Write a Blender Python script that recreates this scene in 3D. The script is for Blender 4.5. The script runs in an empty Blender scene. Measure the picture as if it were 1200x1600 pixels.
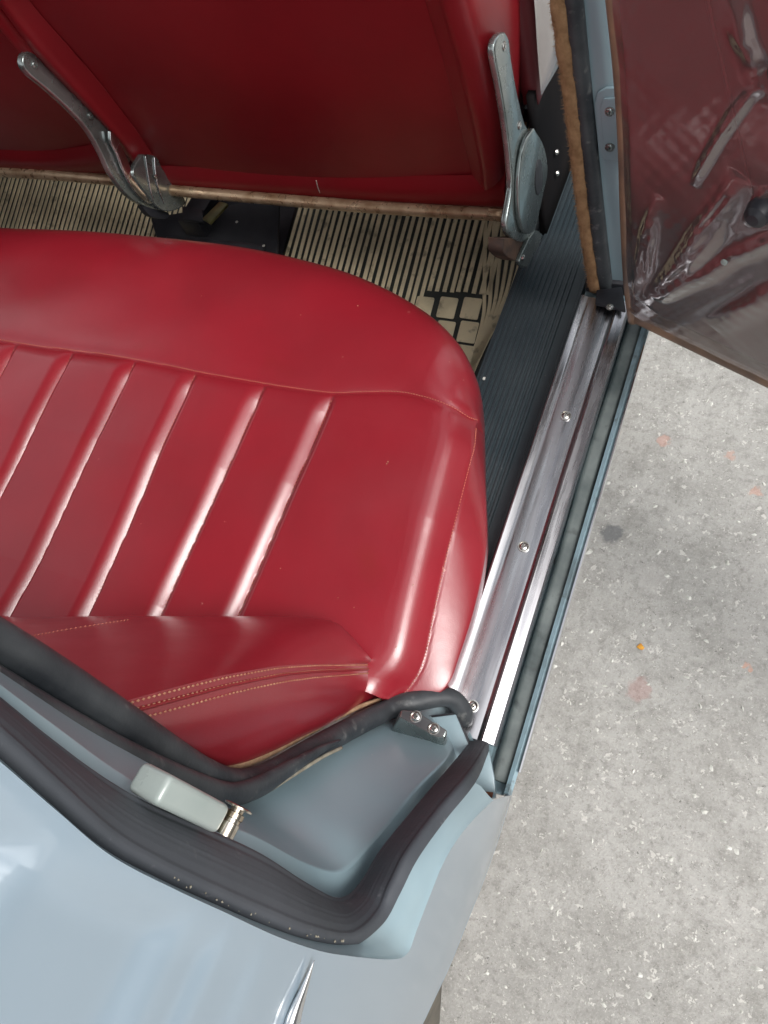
import bpy, bmesh, math, random
import numpy as np
from mathutils import Vector
random.seed(7); rng = np.random.default_rng(7)
S = bpy.context.scene
COL = S.collection

# ------------------------------------------------------------------ camera
FPX = 1202.0                       # focal length in pixels of the 1200x1600 photograph
_X = np.array([2907, 689, -1202.]); _X /= np.linalg.norm(_X)
_Y = np.array([1225, -3070, 1202.]); _Y -= _X*(_X@_Y); _Y /= np.linalg.norm(_Y)
RW = np.array([_X, _Y, np.cross(_X, _Y)])      # camera (right, down, forward) -> world
CP = np.array([0, 0, 1.25])
cam_d = bpy.data.cameras.new('camera'); cam = bpy.data.objects.new('camera', cam_d); COL.objects.link(cam)
cam_d.sensor_fit = 'VERTICAL'; cam_d.sensor_height = 36; cam_d.lens = 36*FPX/1600
cam_d.clip_start = 0.01; cam_d.clip_end = 500
from mathutils import Matrix
cam.matrix_world = Matrix([[RW[i, 0], -RW[i, 1], -RW[i, 2], CP[i]] for i in range(3)] + [[0, 0, 0, 1]])
S.camera = cam

# ------------------------------------------------------------------ light
w = bpy.data.worlds.new('World'); S.world = w; w.use_nodes = True
nt = w.node_tree; bg = nt.nodes['Background']
sky = nt.nodes.new('ShaderNodeTexSky'); sky.sky_type = 'NISHITA'; sky.sun_disc = False
SUN_EL, SUN_ROT = math.radians(52), math.radians(100)
sky.sun_elevation = SUN_EL; sky.sun_rotation = SUN_ROT; sky.air_density = 1.0; sky.dust_density = 3.0
hs = nt.nodes.new('ShaderNodeHueSaturation'); hs.inputs['Saturation'].default_value = 0.25
nt.links.new(sky.outputs[0], hs.inputs['Color']); 
cl = nt.nodes.new('ShaderNodeHueSaturation'); cl.inputs['Saturation'].default_value = .05; cl.inputs['Value'].default_value = 1.8
dk = nt.nodes.new('ShaderNodeHueSaturation'); dk.inputs['Value'].default_value = .70
cn = nt.nodes.new('ShaderNodeTexNoise'); cn.inputs['Scale'].default_value = 2.6; cn.inputs['Detail'].default_value = 7; cn.inputs['Roughness'].default_value = .55
ctc = nt.nodes.new('ShaderNodeTexCoord'); nt.links.new(ctc.outputs['Generated'], cn.inputs['Vector'])
cm = nt.nodes.new('ShaderNodeMapRange'); nt.links.new(cn.outputs['Fac'], cm.inputs[0])
for k_, v_ in zip((1, 2), (.44, .60)): cm.inputs[k_].default_value = v_
cx = nt.nodes.new('ShaderNodeMix'); cx.data_type = 'RGBA'
nt.links.new(sky.outputs[0], cl.inputs['Color']); nt.links.new(hs.outputs[0], dk.inputs['Color'])
nt.links.new(cm.outputs[0], cx.inputs[0]); nt.links.new(dk.outputs[0], cx.inputs[6]); nt.links.new(cl.outputs[0], cx.inputs[7])
nt.links.new(cx.outputs[2], bg.inputs[0])
bg.inputs[1].default_value = 0.15
sun_d = bpy.data.lights.new('sun', 'SUN'); sun_d.energy = 1.4; sun_d.angle = math.radians(24); sun_d.color = (1, .97, .93)
sun = bpy.data.objects.new('sun', sun_d); COL.objects.link(sun)
# nishita: rotation 0 puts the sun at +Y, positive rotation turns it clockwise (towards +X)
sdir = Vector((math.sin(SUN_ROT)*math.cos(SUN_EL), math.cos(SUN_ROT)*math.cos(SUN_EL), math.sin(SUN_EL)))
sun.rotation_euler = sdir.to_track_quat('Z', 'Y').to_euler()
S.view_settings.view_transform = 'Standard'; S.view_settings.look = 'None'
S.view_settings.exposure = 0.70; S.view_settings.gamma = 1; S.view_settings.use_curve_mapping = False

# ------------------------------------------------------------------ helpers
def A(*v): return np.array(v, float)
def ray(px, py): return RW @ A(px-600, py-800, FPX)
def at(px, py, x=None, y=None, z=None):
    d = ray(px, py)
    if z is not None: t = (z-CP[2])/d[2]
    elif y is not None: t = (y-CP[1])/d[1]
    else: t = (x-CP[0])/d[0]
    return CP + d*t
def at_plane(px, py, p0, n):
    d = ray(px, py); return CP + d*((n@(p0-CP))/(n@d))
def at_surf(px, py, X, dx=0.0):
    """point where the line of sight meets the surface x = X(z) + dx"""
    z = .6
    for _ in range(60):
        p = at(px, py, x=X(z)+dx); z = .6*z+.4*min(max(p[2], .25), 1.2)
    return at(px, py, x=X(z)+dx)
def cr(P, n, axis=0):
    """Catmull-Rom resample of an array of control points to n samples along axis"""
    P = np.moveaxis(np.asarray(P, float), axis, 0); m = len(P)
    if m == 2:
        u = np.linspace(0, 1, n).reshape((-1,)+(1,)*(P.ndim-1)); R = P[0]*(1-u)+P[1]*u
        return np.moveaxis(R, 0, axis)
    Q = np.concatenate([[2*P[0]-P[1]], P, [2*P[-1]-P[-2]]])
    u = np.linspace(0, m-1, n); i = np.minimum(u.astype(int), m-2); f = (u-i).reshape((-1,)+(1,)*(P.ndim-1))
    a, b, c, d = Q[i], Q[i+1], Q[i+2], Q[i+3]
    R = .5*(2*b+(c-a)*f+(2*a-5*b+4*c-d)*f**2+(3*b-a-3*c+d)*f**3)
    return np.moveaxis(R, 0, axis)
def arc(P, n):
    """resample a polyline evenly by length after smoothing"""
    Q = cr(P, max(200, n*2)); L = np.r_[0, np.cumsum(np.linalg.norm(np.diff(Q, axis=0), axis=1))]
    t = np.linspace(0, L[-1], n); return np.stack([np.interp(t, L, Q[:, k]) for k in range(3)], 1)
def link(name, me, parent=None, smooth=True, ang=None):
    if smooth: me.shade_smooth()
    if ang: me.set_sharp_from_angle(angle=math.radians(ang))
    o = bpy.data.objects.new(name, me); COL.objects.link(o)
    if parent: o.parent = parent
    return o
def mesh(name, V, F, mat, parent=None, smooth=True, ang=None):
    me = bpy.data.meshes.new(name)
    me.from_pydata([tuple(map(float, v)) for v in V], [], [tuple(map(int, f)) for f in F])
    me.materials.append(mat); me.update()
    return link(name, me, parent, smooth, ang)
def grid_faces(nr, nc, wrap=False, o=0):
    F = []
    for i in range(nr-1):
        for j in range(nc if wrap else nc-1):
            k = (j+1) % nc
            F.append((o+i*nc+j, o+i*nc+k, o+(i+1)*nc+k, o+(i+1)*nc+j))
    return F
def grid(name, G, mat, parent=None, flip=False, thick=0, ang=None):
    nr, nc = G.shape[:2]; F = grid_faces(nr, nc)
    if flip: F = [f[::-1] for f in F]
    o = mesh(name, G.reshape(-1, 3), F, mat, parent, True, ang)
    if thick:
        m = o.modifiers.new('solid', 'SOLIDIFY'); m.thickness = thick; m.offset = -1; m.use_even_offset = False
    return o
def net(name, rows, nr, nc, mat, parent=None, flip=False, thick=0):
    return grid(name, cr(cr(np.array(rows), nr, 0), nc, 1), mat, parent, flip, thick)
def frames(P, ref):
    T = np.gradient(P, axis=0); T /= np.linalg.norm(T, axis=1, keepdims=True)
    ref = np.broadcast_to(A(*ref), P.shape) if np.ndim(ref) == 1 else ref
    N = ref-T*(ref*T).sum(1, keepdims=True); N /= np.linalg.norm(N, axis=1, keepdims=True)
    return T, N, np.cross(T, N)
def sweep(name, P, prof, ref, mat, parent=None, scale=None, ang=None, cap=True):
    """sweep a closed profile [(a,b)...] along P: a along N (ref), b along B"""
    T, N, B = frames(P, ref); prof = np.array(prof); k = len(prof); n = len(P)
    s = np.ones(n) if scale is None else scale
    V = (P[:, None] + s[:, None, None]*(prof[None, :, :1]*N[:, None]+prof[None, :, 1:2]*B[:, None])).reshape(-1, 3)
    F = grid_faces(n, k, True)
    if cap: F += [tuple(range(k))[::-1], tuple(range((n-1)*k, n*k))]
    return mesh(name, V, F, mat, parent, True, ang)
def circ(r, n=16, sx=1, sy=1): return [(sx*r*math.cos(2*math.pi*i/n), sy*r*math.sin(2*math.pi*i/n)) for i in range(n)]
def rrect(a, b, r, n=5):
    """rounded rectangle profile, half sizes a,b"""
    P = []
    for cx, cy, s in ((a-r, b-r, 0), (-(a-r), b-r, 90), (-(a-r), -(b-r), 180), (a-r, -(b-r), 270)):
        for i in range(n+1):
            t = math.radians(s+90*i/n); P.append((cx+r*math.cos(t), cy+r*math.sin(t)))
    return P
def finish_bm(name, bm, mat, parent, ang=35):
    bmesh.ops.recalc_face_normals(bm, faces=bm.faces)
    me = bpy.data.meshes.new(name); bm.to_mesh(me); bm.free(); me.materials.append(mat)
    return link(name, me, parent, True, ang)
def prism(name, pts, nrm, depth, mat, parent=None, bevel=0.0015, seg=2):
    """solid plate: outline of 3D points, extruded along nrm by depth, bevelled"""
    bm = bmesh.new(); n = A(*nrm); n /= np.linalg.norm(n)
    a = [bm.verts.new(p) for p in pts]; b = [bm.verts.new(p+n*depth) for p in pts]
    bm.faces.new(a); bm.faces.new(b[::-1]); k = len(a)
    for i in range(k): bm.faces.new((a[i], a[(i+1) % k], b[(i+1) % k], b[i]))
    bmesh.ops.recalc_face_normals(bm, faces=bm.faces)
    if bevel:
        E = [e for e in bm.edges if e.calc_face_angle(0) > math.radians(40)]
        bmesh.ops.bevel(bm, geom=E, offset=bevel, segments=seg, profile=.5, affect='EDGES', clamp_overlap=True)
    return finish_bm(name, bm, mat, parent)
def box(name, lo, hi, mat, parent=None, bevel=0.002):
    (x0, y0, z0), (x1, y1, z1) = lo, hi
    return prism(name, [A(x0, y0, z0), A(x1, y0, z0), A(x1, y1, z0), A(x0, y1, z0)], (0, 0, 1), z1-z0, mat, parent, bevel)
def basis(n):
    n = A(*n); n /= np.linalg.norm(n); u = np.cross(n, A(0, 1, 0) if abs(n[1]) < .9 else A(1, 0, 0)); u /= np.linalg.norm(u)
    return u, np.cross(n, u), n
def lathe(name, c, n, prof, mat, parent=None, seg=24, ang=30):
    """prof: [(r,h)...] about axis n through c"""
    u, v, n = basis(n); V = []
    for r, h in prof:
        for i in range(seg):
            t = 2*math.pi*i/seg; V.append(c+n*h+u*r*math.cos(t)+v*r*math.sin(t))
    F = grid_faces(len(prof), seg, True)
    F += [tuple(range(seg))[::-1], tuple(range((len(prof)-1)*seg, len(prof)*seg))]
    return mesh(name, V, F, mat, parent, True, ang)
def phillips(name, c, n, r, mat, parent, rot=.6):
    """countersunk cross-head screw: domed head in a washer cup, recessed cross"""
    u, v, n = basis(n); bm = bmesh.new()
    R = 24; ringsP = [(r*1.35, 0), (r*1.3, r*.28), (r*1.08, r*.30), (r*1.0, r*.12), (r*.97, r*.22), (r*.75, r*.42), (r*.5, r*.5)]
    rings = []
    for rr, h in ringsP:
        rings.append([bm.verts.new(c+n*h+rr*(u*math.cos(2*math.pi*i/R)+v*math.sin(2*math.pi*i/R))) for i in range(R)])
    for a, b in zip(rings, rings[1:]):
        for i in range(R): bm.faces.new((a[i], a[(i+1) % R], b[(i+1) % R], b[i]))
    # cross recess: centre disc with alternating depth
    inner = []
    for i in range(R):
        t = 2*math.pi*i/R; k = abs(math.cos(2*(t+rot)))
        inner.append(bm.verts.new(c+n*(r*(.5-.55*(k > .93)))+.42*r*(u*math.cos(t)+v*math.sin(t))))
    for i in range(R): bm.faces.new((rings[-1][i], rings[-1][(i+1) % R], inner[(i+1) % R], inner[i]))
    m = bm.verts.new(c+n*(-r*.1))
    for i in range(R): bm.faces.new((inner[i], inner[(i+1) % R], m))
    return finish_bm(name, bm, mat, parent, 25)
def thing(name, label, cat, loc=(0, 0, 0), group=None, kind=None):
    o = bpy.data.objects.new(name, None); COL.objects.link(o); o.empty_display_size = .1
    o['label'] = label; o['category'] = cat
    if group: o['group'] = group
    return o
def stitches(name, P, N, mat, parent, gap=.0048, ln=.0034, wd=.0007, up=.0004):
    """a row of small thread stitches lying along P (dense points) with surface normals N"""
    L = np.r_[0, np.cumsum(np.linalg.norm(np.diff(P, axis=0), axis=1))]
    V, F = [], []
    ts = np.arange(gap/2, L[-1]-gap/2, gap)
    f = lambda t, Q: np.stack([np.interp(t, L, Q[:, k]) for k in range(3)], -1)
    for t in ts:
        a, b, n = f(t-ln/2, P), f(t+ln/2, P), f(t, N); n /= np.linalg.norm(n)
        d = (b-a); d /= np.linalg.norm(d)+1e-9; s = np.cross(n, d); m = (a+b)/2
        o = len(V)
        V += [a+n*(up-.0006), m+s*wd+n*up*.6, b+n*(up-.0006), m-s*wd+n*up*.6, m+n*(up+wd*.9)]
        F += [(o, o+1, o+4), (o+1, o+2, o+4), (o+2, o+3, o+4), (o+3, o, o+4)]
    ob = mesh(name, V, F, mat, parent, False); ob['kind'] = 'stuff'
    return ob

# ------------------------------------------------------------------ materials
def mat(name, col, rough=.5, metal=0, coat=0, spec=.5, var=None, vscale=8, vdet=6, bump=0, bscale=200, rvar=0, stretch=None, extra=None, coat_rough=.05, thresh=(.35, .65), bump2=None):
    m = bpy.data.materials.new(name); m.use_nodes = True; t = m.node_tree; N, L = t.nodes, t.links
    b = N['Principled BSDF']; b.inputs['Base Color'].default_value = (*col, 1); b.inputs['Roughness'].default_value = rough
    b.inputs['Metallic'].default_value = metal; b.inputs['Coat Weight'].default_value = coat; b.inputs['Coat Roughness'].default_value = coat_rough
    b.inputs['Specular IOR Level'].default_value = spec
    tc = N.new('ShaderNodeTexCoord'); src = tc.outputs['Object']
    if stretch:
        mp = N.new('ShaderNodeMapping'); mp.inputs['Scale'].default_value = stretch; L.new(src, mp.inputs[0]); src = mp.outputs[0]
    def noise(s, d=6, r=.55):
        n = N.new('ShaderNodeTexNoise'); n.inputs['Scale'].default_value = s; n.inputs['Detail'].default_value = d; n.inputs['Roughness'].default_value = r
        L.new(src, n.inputs['Vector']); return n.outputs['Fac']
    def rng_(s, a, c, lo=0, hi=1):
        r = N.new('ShaderNodeMapRange'); L.new(s, r.inputs[0])
        for k, v in zip((1, 2, 3, 4), (a, c, lo, hi)): r.inputs[k].default_value = v
        return r.outputs[0]
    cur = None
    def mix(f, c2, c1=None):
        nonlocal cur
        x = N.new('ShaderNodeMix'); x.data_type = 'RGBA'; L.new(f, x.inputs[0])
        if cur is None: x.inputs[6].default_value = (*col, 1)
        else: L.new(cur, x.inputs[6])
        x.inputs[7].default_value = (*c2, 1); cur = x.outputs[2]
    if var: mix(rng_(noise(vscale, vdet), *thresh), var)
    for (s, c2, a, c_, st) in (extra or []):
        n = noise(s, 5); mix(rng_(n, a, c_, 0, st), c2)
    if cur is not None: L.new(cur, b.inputs['Base Color'])
    if rvar:
        L.new(rng_(noise(vscale*2.3, 5), .3, .7, rough-rvar, rough+rvar), b.inputs['Roughness'])
    if bump:
        bp = N.new('ShaderNodeBump'); bp.inputs['Strength'].default_value = bump; bp.inputs['Distance'].default_value = .001
        L.new(noise(bscale, 4), bp.inputs['Height']); last = bp
        if bump2:
            b2 = N.new('ShaderNodeBump'); b2.inputs['Strength'].default_value = bump2[1]; b2.inputs['Distance'].default_value = .004
            L.new(noise(bump2[0], 3), b2.inputs['Height']); L.new(b2.outputs[0], bp.inputs['Normal'])
        L.new(bp.outputs[0], b.inputs['Normal'])
        if coat: L.new(bp.outputs[0], b.inputs['Coat Normal'])
    return m
M = {}
M['leather'] = mat('red_leather', (.245, .010, .019), .36, spec=.5, coat=.65, coat_rough=.15, var=(.200, .010, .017), vscale=5, bump=.14, bscale=900, rvar=.06,
                   extra=[(1.6, (.27, .024, .034), .5, .75, .7), (60, (.55, .25, .2), .735, .76, .5), (14, (.20, .012, .012), .60, .75, .5)], bump2=(34, .07))
M['leather_dark'] = mat('dark_red_leather', (.215, .008, .013), .38, var=(.17, .007, .011), vscale=4, bump=.2, bscale=800, rvar=.05, bump2=(20, .06))
M['thread'] = mat('tan_thread', (.42, .22, .13), .8, var=(.30, .10, .06), vscale=60)
M['thread_red'] = mat('faded_red_thread', (.50, .17, .11), .8)
M['paint'] = mat('blue_grey_paint', (.275, .36, .395), .42, coat=.35, coat_rough=.2, var=(.215, .305, .345), vscale=3, bump=.02, bscale=60, rvar=.05,
                 extra=[(9, (.30, .37, .385), .58, .8, .5), (170, (.5, .5, .47), .74, .77, .4)])
M['paint_gloss'] = mat('polished_blue_paint', (.225, .285, .335), .3, coat=.9, coat_rough=.07, var=(.21, .267, .315), vscale=2, bump=.01, bscale=40, bump2=(9, .015))
M['paint_gloss'].node_tree.nodes['Principled BSDF'].inputs['Coat IOR'].default_value = 1.75
M['paint_dirty'] = mat('dirty_blue_paint', (.20, .29, .33), .38, coat=.3, var=(.09, .12, .125), vscale=14, bump=.1, bscale=120, rvar=.1, thresh=(.45, .7),
                       extra=[(40, (.05, .05, .045), .62, .72, .8)])
M['channel'] = mat('weathered_grey_rubber', (.055, .070, .070), .55, var=(.14, .16, .155), vscale=16, bump=.3, bscale=200, rvar=.1, extra=[(40, (.03, .035, .035), .58, .72, .8)])
M['rubber'] = mat('black_rubber', (.018, .021, .026), .5, var=(.045, .05, .055), vscale=24, bump=.3, bscale=250, rvar=.1,
                  extra=[(9, (.075, .08, .085), .54, .72, .7), (70, (.2, .2, .19), .60, .75, .6)])
M['rubber_flat'] = mat('worn_flat_rubber', (.036, .042, .050), .62, var=(.062, .068, .080), vscale=7, bump=.25, bscale=160, rvar=.1,
                       extra=[(120, (.14, .14, .15), .66, .75, .5)])
M['rubber_mat'] = mat('ribbed_rubber', (.020, .030, .036), .42, var=(.035, .045, .05), vscale=9, bump=.2, bscale=300, rvar=.1,
                      extra=[(160, (.2, .2, .18), .70, .74, .5)])
M['dark'] = mat('black_steel', (.012, .013, .018), .5, var=(.03, .03, .035), vscale=12, bump=.2, bscale=120, rvar=.1)
M['alu'] = mat('brushed_aluminium', (.54, .55, .57), .28, metal=1, var=(.36, .35, .37), vscale=3.2, vdet=8, bump=.02, bscale=90, rvar=.14, extra=[(9, (.26, .25, .25), .56, .74, .6), (60, (.22, .20, .18), .66, .74, .6)], stretch=(16, 1, 16))
M['alu_bright'] = mat('polished_aluminium', (.80, .81, .83), .22, metal=1, var=(.6, .61, .62), vscale=5, bump=.08, bscale=80, rvar=.08, stretch=(10, 1, 10))
M['chrome'] = mat('chrome', (.82, .83, .85), .10, metal=1, bump=.02, bscale=60, rvar=.04, var=(.7, .7, .7))
M['pin'] = mat('brassy_pin', (.66, .63, .56), .22, metal=1, var=(.40, .31, .21), vscale=120)
M['screw'] = mat('screw_steel', (.72, .72, .70), .25, metal=1, var=(.45, .42, .38), vscale=120)
M['bracket'] = mat('grey_green_enamel', (.38, .42, .41), .26, metal=.8, coat=.2, var=(.17, .20, .195), vscale=12, bump=.06, bscale=120, rvar=.08,
                   extra=[(60, (.10, .06, .04), .70, .76, .7)])
M['bracket_dark'] = mat('dark_bracket_top', (.05, .05, .055), .45, var=(.08, .08, .08), vscale=30, bump=.1, bscale=200)
M['striker'] = mat('worn_pale_enamel', (.30, .335, .32), .35, coat=.3, var=(.24, .285, .27), vscale=18, bump=.1, bscale=150, rvar=.1,
                   extra=[(80, (.13, .11, .08), .66, .72, .8)])
M['rod'] = mat('rusty_chrome_rod', (.52, .38, .25), .32, metal=.6, var=(.30, .18, .10), vscale=30, bump=.04, bscale=180, rvar=.12, thresh=(.45, .7))
M['brown_iron'] = mat('rusty_iron', (.10, .055, .035), .7, metal=.2, var=(.04, .025, .02), vscale=40, bump=.4, bscale=150)
M['brass'] = mat('brassy_plate', (.20, .19, .07), .4, metal=.4, var=(.10, .09, .04), vscale=30)
M['mat_black'] = mat('black_floor_rubber', (.020, .024, .022), .45, var=(.035, .04, .036), vscale=14, bump=.15, bscale=200, rvar=.1)
M['mat_cream'] = mat('cream_floor_rubber', (.76, .65, .43), .5, var=(.62, .53, .35), vscale=11, bump=.15, bscale=200,
                     extra=[(45, (.14, .115, .08), .58, .72, .75), (9, (.30, .26, .18), .48, .66, .6)])
M['fur'] = mat('tan_plush_edging', (.34, .20, .10), .95, var=(.22, .12, .055), vscale=90, bump=.9, bscale=500)
M['tan'] = mat('tan_fabric_piping', (.40, .25, .15), .9, var=(.25, .14, .08), vscale=120, bump=.6, bscale=600)
M['vinyl'] = mat('maroon_door_vinyl', (.155, .018, .024), .5, var=(.09, .016, .02), vscale=6, bump=.15, bscale=400)
M['edge_brown'] = mat('brown_door_edging', (.26, .155, .095), .5, var=(.10, .07, .055), vscale=14, bump=.2, bscale=150, coat=.3)
M['glue'] = mat('old_yellow_glue', (.34, .31, .24), .8, var=(.2, .18, .14), vscale=90, bump=.6, bscale=300)
M['tyre'] = mat('dusty_tyre', (.13, .115, .09), .85, var=(.07, .065, .055), vscale=20, bump=.5, bscale=120)
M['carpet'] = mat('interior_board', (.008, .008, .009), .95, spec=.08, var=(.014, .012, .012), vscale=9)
M['roof_in'] = mat('headliner_cloth', (.30, .28, .25), .9, var=(.26, .24, .21), vscale=9)
M['white_print'] = mat('white_chip', (.66, .65, .61), .7, var=(.42, .42, .38), vscale=60)
M['rust'] = mat('rust', (.20, .07, .03), .85, var=(.08, .03, .02), vscale=120, bump=.6, bscale=300)

def film_mat():
    m = bpy.data.materials.new('clear_plastic_film'); m.use_nodes = True; t = m.node_tree; N, L = t.nodes, t.links
    out = N['Material Output']; N.remove(N['Principled BSDF'])
    tr = N.new('ShaderNodeBsdfTransparent'); tr.inputs[0].default_value = (.93, .90, .90, 1)
    gl = N.new('ShaderNodeBsdfGlossy'); gl.inputs['Roughness'].default_value = .13
    df = N.new('ShaderNodeBsdfDiffuse'); df.inputs[0].default_value = (.58, .44, .42, 1)
    fr = N.new('ShaderNodeFresnel'); fr.inputs[0].default_value = 1.6
    bp = N.new('ShaderNodeBump'); bp.inputs['Strength'].default_value = .18; bp.inputs['Distance'].default_value = .003
    no = N.new('ShaderNodeTexNoise'); no.inputs['Scale'].default_value = 22; no.inputs['Detail'].default_value = 5
    tc = N.new('ShaderNodeTexCoord'); L.new(tc.outputs['Object'], no.inputs['Vector'])
    L.new(no.outputs['Fac'], bp.inputs['Height'])
    L.new(bp.outputs[0], gl.inputs['Normal']); L.new(bp.outputs[0], fr.inputs['Normal'])
    m1 = N.new('ShaderNodeMixShader'); m1.inputs[0].default_value = .13; L.new(tr.outputs[0], m1.inputs[1]); L.new(df.outputs[0], m1.inputs[2])
    mul = N.new('ShaderNodeMath'); mul.operation = 'MULTIPLY'; mul.inputs[1].default_value = 3.0; mul.use_clamp = True; L.new(fr.outputs[0], mul.inputs[0])
    m2 = N.new('ShaderNodeMixShader'); L.new(mul.outputs[0], m2.inputs[0]); L.new(m1.outputs[0], m2.inputs[1]); L.new(gl.outputs[0], m2.inputs[2])
    L.new(m2.outputs[0], out.inputs[0]); return m
M['film'] = film_mat()

def ground_mat():
    m = bpy.data.materials.new('worn_concrete'); m.use_nodes = True; t = m.node_tree; N, L = t.nodes, t.links
    b = N['Principled BSDF']; b.inputs['Roughness'].default_value = .85
    tc = N.new('ShaderNodeTexCoord'); src = tc.outputs['Object']
    def noise(s, d=8, r=.6):
        n = N.new('ShaderNodeTexNoise'); n.inputs['Scale'].default_value = s; n.inputs['Detail'].default_value = d; n.inputs['Roughness'].default_value = r
        L.new(src, n.inputs['Vector']); return n.outputs['Fac']
    def mr(s, a, c, lo=0., hi=1.):
        r = N.new('ShaderNodeMapRange'); L.new(s, r.inputs[0])
        for k, v in zip((1, 2, 3, 4), (a, c, lo, hi)): r.inputs[k].default_value = v
        return r.outputs[0]
    cur = None
    def mix(f, c2, base=None):
        nonlocal cur
        x = N.new('ShaderNodeMix'); x.data_type = 'RGBA'; L.new(f, x.inputs[0])
        if base: x.inputs[6].default_value = (*base, 1)
        else: L.new(cur, x.inputs[6])
        x.inputs[7].default_value = (*c2, 1); cur = x.outputs[2]
    mix(mr(noise(3.5), .35, .65), (.325, .318, .298), (.41, .40, .378))
    mix(mr(noise(14, 9, .72), .46, .66, 0, .7), (.25, .243, .222)); mix(mr(noise(1.3, 4), .5, .66, 0, .5), (.27, .262, .245))
    mix(mr(noise(75, 6, .7), .50, .66, 0, .62), (.19, .185, .168)); mix(mr(noise(52, 7, .7), .54, .68, 0, .5), (.47, .455, .425))
    mix(mr(noise(260, 3), .54, .74, 0, .4), (.56, .54, .50))
    mix(mr(noise(330, 3), .57, .70, 0, .45), (.17, .13, .12))
    def chips(scale, lim, edge, col, st):
        v = N.new('ShaderNodeTexVoronoi'); v.inputs['Scale'].default_value = scale; v.inputs['Randomness'].default_value = 1
        n = N.new('ShaderNodeTexNoise'); n.inputs['Scale'].default_value = scale*1.5; L.new(src, n.inputs['Vector'])
        mx = N.new('ShaderNodeMix'); mx.data_type = 'RGBA'; mx.inputs[0].default_value = .025
        L.new(src, mx.inputs[6]); L.new(n.outputs['Color'], mx.inputs[7]); L.new(mx.outputs[2], v.inputs['Vector'])
        sp = N.new('ShaderNodeSeparateColor'); L.new(v.outputs['Color'], sp.inputs[0])
        keep = mr(sp.outputs[0], lim, lim+.01)
        sz = mr(sp.outputs[1], 0, 1, edge*.35, edge)
        sub = N.new('ShaderNodeMath'); sub.operation = 'SUBTRACT'; L.new(sz, sub.inputs[0]); L.new(v.outputs['Distance'], sub.inputs[1])
        ins = mr(sub.outputs[0], 0, .05)
        mu = N.new('ShaderNodeMath'); mu.operation = 'MULTIPLY'; L.new(keep, mu.inputs[0]); L.new(ins, mu.inputs[1])
        m3 = N.new('ShaderNodeMath'); m3.operation = 'MULTIPLY'; L.new(mu.outputs[0], m3.inputs[0]); m3.inputs[1].default_value = st
        mix(m3.outputs[0], col); return mu.outputs[0]
    chips(95, .62, .40, (.64, .62, .58), .58)
    chips(190, .72, .36, (.62, .60, .56), .42)
    chips(140, .8, .3, (.09, .09, .08), .7)
    # paint drips and stains that lie on the slab
    def spot(x, y, r, col, st):
        g = N.new('ShaderNodeVectorMath'); g.operation = 'DISTANCE'
        nn = N.new('ShaderNodeTexNoise'); nn.inputs['Scale'].default_value = 70; nn.inputs['Detail'].default_value = 5; L.new(src, nn.inputs['Vector'])
        ad = N.new('ShaderNodeMix'); ad.data_type = 'RGBA'; ad.inputs[0].default_value = .028; L.new(src, ad.inputs[6]); L.new(nn.outputs['Color'], ad.inputs[7])
        L.new(ad.outputs[2], g.inputs[0]); g.inputs[1].default_value = (x*.972+.014, y*.972+.014, .014)
        mix(mr(g.outputs['Value'], r*.75, r*1.1, st, 0), col)
    for px, py, r, c, st in ((1037, 688, .012, (.62, .20, .11), .28), (1141, 711, .009, (.62, .25, .15), .28), (1180, 768, .010, (.66, .22, .10), .28),
                             (957, 834, .018, (.13, .135, .14), .75), (1000, 1078, .019, (.35, .15, .13), .34), (1168, 1043, .006, (.6, .28, .18), .5),
                             (1020, 905, .025, (.52, .50, .48), .3)):
        p = at(px, py, z=0); spot(p[0], p[1], r, c, st)
    L.new(cur, b.inputs['Base Color'])
    bp = N.new('ShaderNodeBump'); bp.inputs['Strength'].default_value = .7; bp.inputs['Distance'].default_value = .003
    L.new(noise(150, 6, .7), bp.inputs['Height']); L.new(bp.outputs[0], b.inputs['Normal'])
    return m
M['ground'] = ground_mat()

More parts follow.
